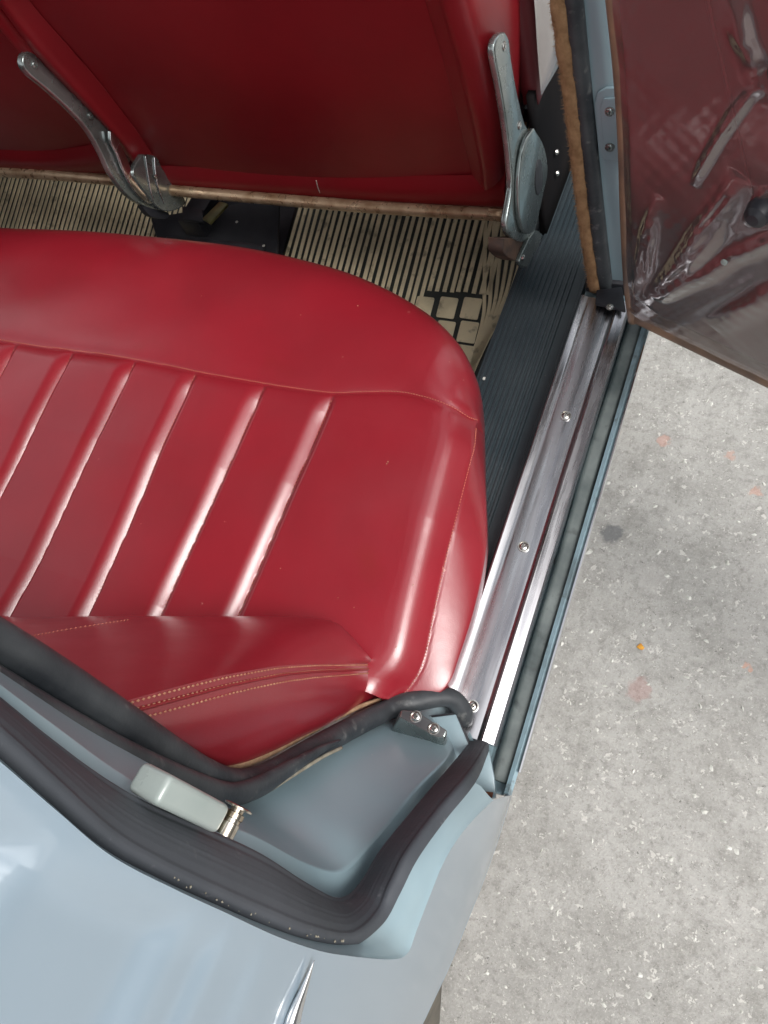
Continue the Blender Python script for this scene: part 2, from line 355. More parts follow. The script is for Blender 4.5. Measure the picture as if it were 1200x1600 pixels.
# ------------------------------------------------------------------ ground
def build_ground():
    V = [(-150, -150, 0), (150, -150, 0), (150, 150, 0), (-150, 150, 0)]
    o = mesh('ground', V, [(0, 1, 2, 3)], M['ground'], smooth=False); o['kind'] = 'structure'
    o['label'] = 'worn pale concrete ground with bright stone chips beside the car'
    # loose stone chips, nobody could count them
    V, F = [], []
    for _ in range(3600):
        x = rng.uniform(-.18, .75); y = rng.uniform(-.5, 1.6)
        s = rng.choice([.0010, .0016, .0026, .0046, .0068], p=[.34, .32, .24, .09, .01])*rng.uniform(.8, 1.3); a = rng.uniform(0, 6.28); e = rng.uniform(.28, .85)
        o0 = len(V); k = 5
        k = 7 if s > .004 else 5
        for j in range(k):
            t = a+j*2*math.pi/k+rng.uniform(-.3, .3); r = s*rng.uniform(.7, 1.2)
            dx, dy = r*math.cos(t-a), r*e*math.sin(t-a)
            V.append((x+dx*math.cos(a)-dy*math.sin(a), y+dx*math.sin(a)+dy*math.cos(a), -.0003))
        V.append((x+rng.uniform(-.3, .3)*s, y+rng.uniform(-.3, .3)*s, s*rng.uniform(.25, .5)))
        for j in range(k): F.append((o0+j, o0+(j+1) % k, o0+k))
    o = mesh('stone_chips', V, F, M['white_print'], smooth=False); o['kind'] = 'stuff'
    o['label'] = 'small white stone chips scattered over the concrete'; o['category'] = 'gravel'
    # yellow scrap
    c = at(1001, 1011, z=.001)
    M['yellow'] = mat('yellow_leaf', (.62, .33, .03), .7, var=(.5, .2, .03), vscale=200)
    pts = [c+A(.006*math.cos(t)*r, .0055*math.sin(t)*r, 0) for t, r in ((0, 1), (.9, .7), (1.7, 1.1), (2.6, .8), (3.5, 1.05), (4.4, .75), (5.3, 1))]
    q = prism('leaf_scrap', pts, (0, 0, 1), .0012, M['yellow'], bevel=.0003)
    q['label'] = 'tiny yellow scrap of leaf on the concrete'; q['category'] = 'leaf'
build_ground()

M['added_wall_grey'] = mat('added_building_grey', (.30, .29, .27), .9, var=(.24, .235, .22), vscale=1.5)
def build_added_building():  # unseen building added so paint, metal and leather have something to reflect
    b = thing('added_building', 'low grey building added out of view for reflections', 'building')
    prism('added_wall', [A(6.5, -12, 0), A(6.9, -12, 0), A(6.9, 12, 0), A(6.5, 12, 0)], (0, 0, 1), 4.6, M['added_wall_grey'], b, 0)
    for k_ in range(6):
        y = -10+k_*3.9
        w_ = prism('added_window', [A(6.44, y, 1.2), A(6.44, y+1.6, 1.2), A(6.44, y+1.6, 2.9), A(6.44, y, 2.9)], (1, 0, 0), .05, M['dark'], b, .01)
        prism('added_window_frame', [A(6.42, y-.06, 1.12), A(6.42, y+1.66, 1.12), A(6.42, y+1.66, 1.19), A(6.42, y-.06, 1.19)], (1, 0, 0), .07, M['white_print'], w_, 0)
build_added_building()
# ------------------------------------------------------------------ the car
car = thing('car', 'pale blue-grey vintage car seen through its open rear door', 'car')
_zt = np.linspace(.1, 1.4, 400); _xt = np.convolve(np.pad(np.interp(_zt, [.2, .35, .42, .5, .62, .75, .85, .95, 1.02, 1.12, 1.3], [-.15, -.122, -.113, -.1125, -.120, -.133, -.149, -.172, -.197, -.236, -.31]), 12, mode='edge'), np.ones(25)/25, 'valid')
def XF(z): return float(np.interp(z, _zt, _xt))   # outer skin of the rear fender, x by height
def XI(z):   # inner aperture flange
    return float(np.interp(z, [.38, .42, .46, .5, .8, .95, 1.1, 1.3], [-.205, -.225, -.255, -.270, -.272, -.29, -.325, -.38]))

# --- sill: one cross-section run along y
def run(name, prof, y0, y1, m, parent=car, n=2, ang=30, closed=True):
    ys = np.linspace(y0, y1, n); k = len(prof)
    V = [(x, y, z) for y in ys for x, z in prof]
    F = grid_faces(n, k, closed)
    if closed: F += [tuple(range(k)), tuple(range((n-1)*k, n*k))[::-1]]
    me_o = mesh(name, V, F, m, parent, True, ang)
    bm = bmesh.new(); bm.from_mesh(me_o.data); bmesh.ops.recalc_face_normals(bm, faces=bm.faces); bm.to_mesh(me_o.data); bm.free()
    me_o.data.set_sharp_from_angle(angle=math.radians(ang))
    return me_o
YA, YB = .115, .735      # rear and front end of the door sill
run('sill', [(-.330, .26), (-.330, .352), (-.218, .352), (-.214, .383), (-.1500, .383), (-.1495, .372), (-.1490, .362), (-.128, .362), (-.1262, .382), (-.1215, .3835), (-.1180, .381),
             (-.1195, .377), (-.150, .33), (-.190, .27), (-.25, .19)], .062, 1.9, M['paint_dirty'])
# ribbed rubber cover
prof = [(-.327, .3525), (-.327, .366)]
x = -.322
while x < -.242:
    prof += [(x, .3665), (x+.0012, .3695), (x+.0040, .3695), (x+.0052, .3665)]; x += .0078
prof += [(-.238, .3665), (-.226, .367), (-.2245, .372), (-.2215, .372), (-.2195, .366), (-.2195, .3525)]
run('ribbed_sill_cover', prof, .08, 1.75, M['rubber_mat'], n=2)
# dark grommet spots on the cover
lathe('cover_rivet', at(757, 592, z=.3672), (0, 0, 1), [(.0028, 0), (.0026, .0012), (.0012, .0018)], M['white_print'], car)
# aluminium scuff plate with raised lips
sp = run('scuff_plate', [(-.2130, .3835), (-.2140, .400), (-.2125, .4025), (-.2110, .4028), (-.2050, .4000), (-.2035, .3996), (-.1985, .3992), (-.1975, .3995), (-.1680, .3945),
                         (-.1655, .3955), (-.1630, .4008), (-.1610, .4012), (-.1490, .3960), (-.1465, .3920), (-.1470, .3835)], YA-.010, YB-.02, M['alu'], n=24)
for px, py in ((743, 1105), (826, 856), (895, 652)):
    p = at(px, py, z=.397); p[0] = -.1835
    phillips('screw', A(p[0], p[1], .3972), (.15, 0, 1), .0054, M['screw'], sp, rot=rng.uniform(0, 1.5))
# weathered rubber draining channel between plate and outer lip
P = arc([A(-.137+.0010*math.sin(9*y)+.0008*math.sin(23*y), y, .3655) for y in np.linspace(.074, YB+.02, 14)], 80)
sweep('channel_seal', P, [(-.003, -.0106), (.006, -.0102), (.0100, -.0075), (.0112, -.003), (.0095, .002), (.0100, .006), (.0075, .0096), (-.003, .0106)], (0, 0, 1), M['channel'], car)
# outer bright moulding
run('sill_moulding', [(-.1175, .3845), (-.1168, .3870), (-.1150, .3868), (-.1138, .3845), (-.1140, .3800), (-.1165, .3790), (-.1170, .3800)], .088, 1.9, M['chrome'], n=2)

# --- floor, tunnel box, roof, far side (dark inside of the cabin)
FZ = lambda y: .201+.33*(y-.865)
def floorpt(x, y, up=0.): return A(x, y, FZ(y)+up)
run('floor_pan', [(-1.78, .07), (-.33, .07), (-.33, .09), (-1.78, .09)], -.4, 1.9, M['dark'])
G = np.array([[A(x, y, FZ(y)-.006) for x in (-1.72, -.335)] for y in (.5, .8, 1.2)])
grid('toe_board', G, M['dark'], car, thick=.004)
def shell(name, pts, m, d=(0, 0, 1), t=.01): return prism(name, [A(*p) for p in pts], d, t, m, car, bevel=0)
shell('roof_lining', [(-1.5, -.7, 1.50), (-.54, -.7, 1.50), (-.54, 1.6, 1.50), (-1.5, 1.6, 1.50)], M['roof_in'])
shell('roof', [(-1.56, -.75, 1.515), (-.50, -.75, 1.515), (-.50, 1.65, 1.515), (-1.56, 1.65, 1.515)], M['paint_gloss'], t=.02)
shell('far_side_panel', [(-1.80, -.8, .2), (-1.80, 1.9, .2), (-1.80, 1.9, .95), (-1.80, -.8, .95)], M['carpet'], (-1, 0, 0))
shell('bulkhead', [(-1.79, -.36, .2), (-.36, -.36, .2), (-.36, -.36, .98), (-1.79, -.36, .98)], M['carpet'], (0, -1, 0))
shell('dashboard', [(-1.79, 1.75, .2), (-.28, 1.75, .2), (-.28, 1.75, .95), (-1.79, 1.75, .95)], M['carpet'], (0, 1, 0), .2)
# seat mount on the floor, dark painted steel pan between the two mats
a = [at(238, 345, z=FZ(.93)+.02), at(440, 315, z=FZ(.98)+.02), at(437, 405, z=FZ(.87)+.012), at(250, 385, z=FZ(.87)+.012)]
prism('seat_mount', a, (0, 0, 1), .012, M['dark'], car, bevel=.006)
b0 = [at(262, 372, z=.25), at(415, 385, z=.25), at(412, 400, z=.25), at(258, 386, z=.25)]
prism('seat_mount_lip', b0, (0, 0, 1), .008, M['dark'], car, bevel=.003)
box('seat_runner', at(300, 340, z=.27)+A(-.02, -.02, -.03), at(300, 340, z=.27)+A(.03, .26, .01), M['dark'], car)
q = [at(318, 345, z=.30), at(345, 318, z=.30), at(358, 322, z=.30), at(330, 352, z=.30)]
prism('brass_clip', q, (0, 0, 1), .006, M['brass'], car, bevel=.001)
prism('clip_plate', [at(286, 325, z=.285), at(318, 330, z=.285), at(320, 350, z=.285), at(288, 346, z=.285)], (0, 0, 1), .006, M['dark'], car, bevel=.001)
for px, py in ((412, 384), (421, 403), (332, 382), (370, 347)):
    lathe('bolt', at(px, py, z=.262), (0, 0, 1), [(.003, 0), (.003, .001), (.0012, .0018)], M['white_print'], car, seg=8)

# --- inner door seal around the rear of the opening
I = [(723, 1126, .404), (721, 1109, .418), (698, 1089, .436), (642, 1097, .456)]
pts = [at(p[0], p[1], z=p[2]) for p in I] + [at_surf(px, py, XI) for px, py in
      ((600, 1112), (540, 1142), (490, 1170), (440, 1200), (400, 1219), (362, 1223), (325, 1211), (280, 1186), (200, 1132), (100, 1066), (0, 1005), (-150, 920), (-300, 840))]
PI_ = arc(pts, 160)
sweep('inner_door_seal', PI_, circ(.0114, 18, 1.0, .92), (1, 0, 0), M['rubber'], car)
# skirt of the seal, darker lip beneath it
P2 = PI_[26:] + A(-.0, 0, 0)
T, N_, B_ = frames(P2, (1, 0, 0))
sgn = 1.0
Gs = np.stack([P2+N_*.002, P2+N_*.006+B_*.012*sgn, P2+N_*.001+B_*.020*sgn, P2-N_*.006+B_*.024*sgn], 0)
SKIRT = (P2, N_, B_)
sk_ = arc([at_surf(px, py, XI, .016) for px, py in ((530, 1158), (500, 1172), (450, 1202), (400, 1231), (355, 1241), (300, 1226), (200, 1183), (100, 1131), (0, 1074), (-120, 1000))], 90)
sweep('seal_skirt', sk_, circ(.0085, 12, .8, 1), (1, 0, 0), M['rubber'], car, scale=np.r_[np.linspace(.2, 1, 25), np.ones(65)])
sweep('glue_line', sk_+A(.002, -.0045, -.006), circ(.0016, 8), (1, 0, 0), M['glue'], car)
# tan piping behind the seal, next to the backrest
pp = arc([p+A(-.004, .0, 0) for p in [at_surf(px, py, XI, -.012) for px, py in ((618, 1088), (575, 1103), (520, 1128), (460, 1160), (410, 1186), (372, 1199), (330, 1200))]], 60)
sweep('tan_piping', pp, circ(.0042, 10), (1, 0, 0), M['tan'], car, scale=np.r_[np.linspace(.35, 1, 25), np.ones(35)])

# --- outer door seal: wide flat strip
top = [(700, 1210), (653, 1267), (600, 1333), (572, 1378), (545, 1405), (515, 1409), (467, 1383), (400, 1340), (320, 1303), (220, 1262), (147, 1222), (60, 1162), (0, 1116), (-120, 1020), (-260, 900)]
bot = [(742, 1213), (693, 1273), (648, 1335), (620, 1390), (596, 1437), (548, 1474), (480, 1466), (410, 1441), (330, 1408), (235, 1364), (160, 1320), (65, 1235), (0, 1176), (-120, 1075), (-260, 960)]
head_t = at(733, 1166, z=.405); head_b = at(764, 1168, z=.400)
Tp = [head_t]+[at_surf(a_, b_, XF, -.044) for a_, b_ in top]
Bt = [head_b]+[at_surf(a_, b_, XF, -.011) for a_, b_ in bot]
Tp, Bt = cr(Tp, 150), cr(Bt, 150)
mid = (Tp+Bt)/2; W = np.linalg.norm(Tp-Bt, axis=1)
side = (Bt-Tp)/W[:, None]; T_ = np.gradient(mid, axis=0); T_ /= np.linalg.norm(T_, axis=1, keepdims=True)
up = np.cross(T_, side); up[-1] *= np.sign(up[-1, 0])
for i_ in range(len(up)-2, -1, -1):
    if up[i_]@up[i_+1] < 0: up[i_] = -up[i_]
ku = np.ones(9)/9; up = np.stack([np.convolve(np.pad(up[:, c_], 4, mode='edge'), ku, 'valid') for c_ in range(3)], 1); up /= np.linalg.norm(up, axis=1, keepdims=True)
# keep the normal pointing outboard
prof = [(-.50, -.004), (-.50, .005), (-.46, .0085), (-.40, .0098), (-.33, .0092), (-.24, .0108), (-.1, .0116), (.03, .0120), (.16, .0116), (.27, .0108), (.35, .0094), (.42, .0096), (.47, .0078), (.50, .0045), (.50, -.004)]
pa = np.linspace(-.5, .5, 61); pb_ = np.interp(pa, [p_[0] for p_ in prof[1:-1]], [p_[1] for p_ in prof[1:-1]])*.60+.00004*np.sin(pa*62)+rng.normal(0, .00003, 61)
prof = [(-.50, -.004)]+list(zip(pa, pb_))+[(.50, -.004)]
V = np.stack([mid+side*W[:, None]*a_+up*b_ for a_, b_ in prof], 1); k = len(prof); n = len(mid)
F = grid_faces(n, k, True)+[tuple(range(k))[::-1], tuple(range((n-1)*k, n*k))]
mesh('outer_door_seal', V.reshape(-1, 3), F, M['rubber_flat'], car, True, 50)
def scratch(name, px_list, w_, parent):
    P_ = arc([at_surf(*p, XF, -.022) for p in px_list], 14); sweep(name, P_+A(.008, 0, .004), circ(w_, 5), (1, 0, 0), M['white_print'], parent, scale=np.sin(np.linspace(.15, 3.0, 14))*rng.uniform(.6, 1.3, 14))
scratch('seal_scratch', [(672, 1277), (678, 1270), (683, 1262), (690, 1252)], .0011, car)
scratch('seal_scratch', [(676, 1278), (682, 1271), (688, 1264)], .0008, car)
scratch('seal_scratch', [(573, 1463), (588, 1450), (597, 1432)], .0008, car)
# crumbs of old glue along its outer edge
Vg, Fg = [], []
for i in range(22):
    j = int(rng.choice([rng.integers(62, 72), rng.integers(72, 84), rng.integers(85, 100)])); t = rng.random(); c = Bt[j]*(1-t)+Bt[j+1]*t + side[j]*rng.normal(.0006, .0008)+up[j]*.003
    s = rng.uniform(.0003, .0009); o0 = len(Vg)
    for dv in ((s, 0, 0), (0, s, 0), (-s, 0, 0), (0, -s, 0), (0, 0, s), (0, 0, -s)): Vg.append(c+A(*dv)*rng.uniform(.6, 1.4))
    for f in ((0, 1, 4), (1, 2, 4), (2, 3, 4), (3, 0, 4), (1, 0, 5), (2, 1, 5), (3, 2, 5), (0, 3, 5)): Fg.append(tuple(o0+a_ for a_ in f))
mesh('glue_crumbs', Vg, Fg, M['glue'], car, False)['kind'] = 'stuff'

# --- jamb panel between the two seals, with a folded edge
def pick(P, k): return P[np.linspace(0, len(P)-1, k).astype(int)]
inner_px = [(722, 1118), (690, 1104), (640, 1112), (560, 1146), (490, 1184), (430, 1216), (370, 1238), (310, 1225), (250, 1190), (180, 1140), (90, 1085), (0, 1030), (-140, 945), (-280, 860)]
fold_px  = [(737, 1150), (712, 1160), (697, 1187), (650, 1235), (610, 1285), (575, 1325), (535, 1362), (480, 1350), (400, 1308), (310, 1272), (200, 1216), (80, 1130), (-80, 1010), (-240, 900)]
outer_px = [(745, 1168), (725, 1190), (705, 1215), (660, 1270), (612, 1330), (585, 1375), (550, 1410), (500, 1412), (410, 1352), (320, 1310), (215, 1258), (100, 1180), (-60, 1050), (-240, 920)]
zi = [.39, .408, .42]
r0 = [at(*inner_px[i], z=zi[i]) for i in range(3)]+[at_surf(*p, XI, -.008) for p in inner_px[3:]]
r2 = [at(*outer_px[0], z=.392), at(*outer_px[1], z=.40)]+[at_surf(*p, XF, -.052) for p in outer_px[2:]]
r1 = []
for i, p in enumerate(fold_px):
    wgt = .72 if i < 7 else .8
    if i < 2: r1.append(at(*p, z=.398)); continue
    zz = (r0[i]*(1-wgt)+r2[i]*wgt)
    r1.append(at(*p, x=zz[0]+(.020 if i < 7 else .006)))
r0, r1, r2 = (cr(np.array(r), 90) for r in (r0, r1, r2))
rows = [r0, r0*.66+r1*.34, r0*.30+r1*.70, r0*.035+r1*.965, r1, r1*.965+r2*.035, r1*.5+r2*.5, r2]
grid('jamb_panel', np.array(rows), M['paint'], car, thick=0)
# corner gusset at the foot of the jamb
gu = [at(px, py, z=.426) for px, py in ((664, 1122), (712, 1116), (733, 1166), (722, 1188), (704, 1210), (696, 1184))]
prism('gusset_gap', [g-A(0, 0, .0205)+(g-np.mean(gu, 0))*.08 for g in gu], (0, 0, 1), .0185, M['dark'], car, bevel=.0005)
prism('corner_gusset', [g-A(0, 0, .004) for g in gu], (0, 0, 1), .0040, M['paint'], car, bevel=.001)

# --- dovetail wedge with two screws
zt = .500
tp = [at(628, 1108, z=zt), at(650, 1112, z=zt), at(697, 1141, z=zt), at(690, 1158, z=zt), at(686, 1162, z=zt), at(624, 1122, z=zt)]
def loft_block(name, top_, bot_, m, parent, bevel):
    bm = bmesh.new(); a_ = [bm.verts.new(p) for p in top_]; b_ = [bm.verts.new(p) for p in bot_]; k = len(a_)
    bm.faces.new(a_); bm.faces.new(b_[::-1])
    for i in range(k): bm.faces.new((a_[i], b_[i], b_[(i+1) % k], a_[(i+1) % k]))
    bmesh.ops.recalc_face_normals(bm, faces=bm.faces)
    bmesh.ops.bevel(bm, geom=[e for e in bm.edges if e.calc_face_angle(0) > .6], offset=bevel, segments=3, profile=.5, affect='EDGES', clamp_overlap=True)
    return finish_bm(name, bm, m, parent)
tp = [at(px, py, z=zt) for px, py in ((627, 1109), (650, 1111), (699, 1141), (695, 1153), (683, 1153), (624, 1121))]
bt_ = [at(px, py, z=.462) for px, py in ((614, 1128), (640, 1122), (700, 1156), (694, 1171), (684, 1175), (611, 1143))]
wd = loft_block('dovetail_wedge', tp, bt_, M['bracket'], car, .0018)
prism('wedge_top', [p+A(0, 0, .0002)+(np.mean(tp, 0)-p)*.07 for p in tp], (0, 0, 1), .0010, M['bracket_dark'], wd, bevel=.0004)
for px, py in ((650, 1120), (678, 1139)):
    phillips('screw', at(px, py, z=zt+.0006), (0, 0, 1), .0046, M['screw'], wd, rot=rng.uniform(0, 1.5))

# --- lock striker: enamelled block with a roller pin
c0 = at_surf(274, 1243, XF, -.040)
ax = at_surf(322, 1264, XF, -.040)-at_surf(236, 1220, XF, -.040); ln = np.linalg.norm(ax); ax /= ln
outv = A(.86, .0, .5); outv -= ax*(outv@ax); outv /= np.linalg.norm(outv); sd = np.cross(ax, outv)
st = thing  # keep name
def obb(name, c, u, v, w_, hu, hv, hw, m, parent, bevel):
    pts = [c-u*hu-v*hv-w_*hw, c+u*hu-v*hv-w_*hw, c+u*hu+v*hv-w_*hw, c-u*hu+v*hv-w_*hw]
    return prism(name, pts, w_, 2*hw, m, parent, bevel, 4)
sk = obb('lock_striker', c0+outv*.004, ax, sd, outv, ln*.56, .0072, .0110, M['striker'], car, .0034)
e = c0+ax*(ln*.56)
sdf = sd*np.sign(sd[1]); pb = at_surf(352, 1302, XF, -.026)
lathe('striker_pin', pb, sdf, [(.0050, -.001), (.0050, .0055), (.0044, .0059), (.0044, .0075), (.0050, .0079), (.0050, .0105), (.0036, .0109), (.0036, .0125), (.0076, .0128), (.0078, .0137), (.0050, .0142)], M['pin'], sk, seg=28)
lathe('striker_bolt', e-outv*.0-ax*.001, ax, [(.0034, 0), (.0034, .002), (.002, .0032)], M['screw'], sk, seg=12)

# --- fender flange (rabbet) between outer seal and the fender skin
cz = [(771, 1250), (744, 1276), (718, 1307), (694, 1346), (674, 1394), (652, 1451), (637, 1489), (612, 1499), (540, 1493), (493, 1484), (430, 1462), (350, 1425), (270, 1388), (175, 1338), (90, 1268), (0, 1190), (-120, 1090), (-260, 975)]
bz = [(742, 1213), (720, 1240), (700, 1265), (675, 1300), (648, 1335), (622, 1390), (598, 1437), (572, 1462), (545, 1474), (490, 1467), (425, 1446), (345, 1414), (262, 1377), (167, 1325), (75, 1246), (-10, 1168), (-120, 1075), (-260, 960)]
CR = [at_surf(*p, XF, 0.0) for p in cz]
BZ = [at_surf(*p, XF, -.011) for p in bz]
CRs, BZs = cr(CR, 260), cr(BZ, 260)
inn = A(-.005, 0, 0)
rows = [BZs+inn, BZs*.62+CRs*.38+A(-.005, 0, 0), BZs*.56+CRs*.44+A(-.0022, 0, 0), BZs*.16+CRs*.84+A(-.0018, 0, 0), BZs*.06+CRs*.94+A(-.0008, 0, 0), CRs]
grid('fender_flange', np.array(rows), M['paint'], car, thick=.0)
# painted web that closes the foot of the jamb down to the sill end
web = [at(764, 1172, z=.392), at(772, 1215, z=.388), at(774, 1246, z=.386), at(752, 1250, z=.384), at(735, 1228, z=.388), at(728, 1190, z=.392)]
prism('sill_end_plate', [p-A(0, 0, .01) for p in web], (0, 0, 1), .01, M['paint'], car, bevel=.001)
rr = [at(754, 1236, z=.3875), at(771, 1238, z=.3875), at(769, 1247, z=.3875), at(755, 1244, z=.3875)]
prism('rust_hole', [p-A(0, 0, .001) for p in rr], (0, 0, 1), .002, M['rust'], car, bevel=.0006)
# fender skin
sil = [at_surf(*p, XF) for p in ((777, 1307), (762, 1342), (740, 1377), (718, 1425), (694, 1499), (674, 1547))]
0 and print('SIL', [[round(float(v), 3) for v in p] for p in sil])
arch = np.array([(.062, .385), (.035, .394), (.008, .41), (-.025, .437), (-.055, .463), (-.092, .488), (-.120, .515), (-.146, .54), (-.2, .59), (-.3, .64), (-.42, .66), (-.6, .63), (-.74, .52), (-.8, .40), (-1.1, .38)])[::-1]
za = lambda y: np.interp(y, arch[:, 0], arch[:, 1])
ZT = 1.16
nu, nv = 130, len(CRs)+9
ext = [CRs[-1]]
from mathutils.geometry import delaunay_2d_cdt
def dpoly(P2, poly):
    best = np.full(len(P2), 9.)
    for p_, q_ in zip(poly[:-1], poly[1:]):
        d = q_-p_; t = np.clip(((P2-p_)@d)/(d@d+1e-12), 0, 1); best = np.minimum(best, ((P2-p_-t[:, None]*d)**2).sum(1))
    return np.sqrt(best)
crease2 = np.vstack([[[.063, .387], [.060, .42], [.055, .46]], CRs[::2, 1:]])
arch2 = np.array([(y, za(y)) for y in np.r_[np.linspace(-1.1, -.16, 50), np.linspace(-.155, .058, 40)]])
border = np.vstack([crease2, [[-.02, ZT], [-.3, ZT], [-.7, ZT], [-1.1, ZT], [-1.1, .8]], arch2])
Y1, Z1 = np.meshgrid(np.arange(-.26, .06, .0042), np.arange(.385, ZT, .0034)); Y2, Z2 = np.meshgrid(np.arange(-1.09, -.26, .03), np.arange(.385, ZT, .02))
cand = np.vstack([np.c_[Y1.ravel(), Z1.ravel()], np.c_[Y2.ravel(), Z2.ravel()]]); cand = cand+rng.uniform(-.0003, .0003, cand.shape)
def inside(P2, poly):
    r_ = np.zeros(len(P2), bool); n_ = len(poly)
    for i in range(n_):
        (x1_, y1_), (x2_, y2_) = poly[i], poly[(i+1) % n_]
        if y1_ == y2_: continue
        c_ = ((y1_ > P2[:, 1]) != (y2_ > P2[:, 1])) & (P2[:, 0] < (x2_-x1_)*(P2[:, 1]-y1_)/(y2_-y1_)+x1_); r_ ^= c_
    return r_
cand = cand[inside(cand, border)]; cand = cand[dpoly(cand, np.vstack([border, border[:1]])) > .0015]
pts2 = np.vstack([border, cand]); nb = len(border)
vo, eo, fo, *_r = delaunay_2d_cdt([Vector(map(float, p_)) for p_ in pts2], [(i, (i+1) % nb) for i in range(nb)], [], 1, 1e-6)
vo = np.array([tuple(v_) for v_ in vo]); dc = dpoly(vo, crease2)
zz_ = vo[:, 1]+.10*(vo[:, 0]+.08)-.004*np.sin(vo[:, 0]*14)
wcr = np.clip(dc/.024, 0, 1); wcr = wcr*wcr*(3-2*wcr)
dxs = -wcr*(.0038*(1+np.tanh((zz_-.992)/.0065))+.0040*(1+np.tanh((zz_-.912)/.0060))+.0018*(1+np.tanh((zz_-.884)/.0034))+.0009*(1+np.tanh((zz_-.850)/.005)))
xs_ = np.array([XF(z_) for z_ in vo[:, 1]])+dxs
FV = np.c_[xs_, vo[:, 0], vo[:, 1]]; FF = []
for f_ in fo:
    p0_, p1_, p2_ = FV[list(f_)]; nx_ = np.cross(p1_-p0_, p2_-p0_)[0]; FF.append(tuple(f_) if nx_ > 0 else tuple(f_)[::-1])
mesh('rear_fender', FV, FF, M['paint_gloss'], car)
lip = arc([A(XF(z)-.003, y, z) for y, z in arch[::-1]], 120)
sweep('wheel_arch_lip', lip, circ(.0034, 10), (1, 0, 0), M['paint_gloss'], car)
# pointed bright trim spear on the fender
tip = [(491, 1500), (484, 1520), (474, 1548), (462, 1580), (452, 1612), (436, 1655), (415, 1715)]
tpc = arc([at_surf(*p, XF, .003) for p in tip], 40)
sc = np.clip(np.linspace(.05, 2.2, 40), 0, 1)
sweep('trim_spear', tpc, circ(.0058, 12, .7, 1.0), (1, 0, 0), M['alu_bright'], car, scale=sc)
# inner wheel house and wheel
shell('wheel_house', [(-.38, -.03, .2), (-.38, -.9, .2), (-.38, -.9, .72), (-.38, -.03, .72)], M['carpet'], (-1, 0, 0))
whl = lathe('rear_wheel', A(-.33, -.405, .33), (1, 0, 0), [(.20, 0), (.31, .012), (.33, .035), (.335, .07), (.332, .12), (.322, .145), (.30, .165), (.26, .178), (.215, .172), (.195, .16), (.19, .12), (.05, .13), (.04, .14)], M['tyre'], car, seg=80)
lathe('hub_cap', A(-.20, -.405, .33), (1, 0, 0), [(.13, 0), (.128, .01), (.11, .022), (.06, .034), (.02, .04)], M['chrome'], whl, seg=40)

# --- B pillar
def pil(px, py, y=.735): return at(px, py, y=y)
fur = arc([pil(930, 452), pil(917, 370), pil(905, 270), pil(893, 160), pil(880, 60), pil(870, -20), pil(858, -120)], 90)
fs = 1+.06*np.sin(np.linspace(0, 70, 90))+rng.normal(0, .03, 90)
sweep('plush_edging', fur, circ(.0092, 12, .9, .8), (1, -.2, 0), M['fur'], car, scale=fs)
Vp, Fp = [], []
for _ in range(5200):
    i = int(rng.integers(0, 89)); c = fur[i]*(1-(t_ := rng.random()))+fur[i+1]*t_; th = rng.uniform(0, 6.28)
    d_ = A(math.cos(th), math.sin(th)*.8, rng.normal(0, .25)); d_ /= np.linalg.norm(d_)
    b_ = c+d_*A(.0075, .0068, .0075); tip_ = b_+d_*rng.uniform(.0018, .0042)+rng.normal(0, .0010, 3); o0 = len(Vp)
    Vp += [b_+A(0, 0, .0004), b_-A(0, 0, .0004), tip_]; Fp.append((o0, o0+1, o0+2))
mesh('plush_fibres', Vp, Fp, M['fur'], car, False)['kind'] = 'stuff'
sl = arc([pil(945, 462, .742), pil(933, 370, .742), pil(921, 270, .742), pil(907, 150, .742), pil(896, 50, .742), pil(884, -60, .742), pil(872, -160, .742)], 60)
sweep('pillar_seal', sl, circ(.0120, 14, 1.1, .9), (1, -.2, 0), M['rubber'], car)
rowsB = []
for dx_, dy_ in ((-16, .01), (-4, 0), (22, 0), (46, .0), (70, .012), (74, .05)):
    rowsB.append([at(px+dx_, py, y=.748+dy_) for px, py in ((948, 470), (936, 370), (924, 270), (910, 150), (898, 40), (886, -60), (870, -170))])
net('pillar_panel', rowsB, 20, 40, M['paint'], car, thick=.003)
hp = [(936, 232), (930, 160), (934, 142), (948, 134), (985, 134), (985, 248), (945, 246)]
hpl = prism('hinge_plate', [at(a_, b_, y=.744) for a_, b_ in hp], (0, -1, 0), .004, M['paint'], car, bevel=.0014)
hp2 = [(944, 236), (939, 164), (944, 152), (975, 150), (975, 240)]
prism('hinge_pad', [at(a_, b_, y=.7395) for a_, b_ in hp2], (0, -1, 0), .0025, M['paint'], hpl, bevel=.001)
for px, py in ((953, 174), (953, 230)):
    phillips('screw', at(px, py, y=.7368), (0, -1, 0), .0042, M['bracket'], hpl, rot=.3)
# black corner clip at the foot of the pillar
prism('pillar_foot_clip', [at(a_, b_, z=.402) for a_, b_ in ((932, 457), (972, 452), (978, 490), (930, 478))], (0, 0, 1), .006, M['dark'], car, bevel=.002)
phillips('screw', at(953, 480, z=.408), (0, 0, 1), .0038, M['screw'], car)
box('pillar_base', (-.215, .738, .36), (-.135, .80, .404), M['dark'], car, .004)

# --- front door inner, seen past the pillar
net('front_door_card', [[A(-.300-.06*max(0, z-.6), y, z) for y in np.linspace(.86, 1.7, 6)] for z in np.linspace(.58, 1.02, 5)], 20, 30, M['vinyl'], car, thick=.02)
net('front_door_film', [[A(-.288-.06*max(0, z-.6)+.005*math.sin(y*31+z*17), y, z) for y in np.linspace(.85, 1.6, 16)] for z in np.linspace(.60, 1.0, 8)], 40, 60, M['film'], car)

net('footwell_shade_panel', [[A(-.302, y, z) for y in np.linspace(.85, 1.7, 4)] for z in np.linspace(.36, .60, 4)], 6, 8, M['carpet'], car, thick=.01)  # black sheet added to stand in for the shade of the front footwell
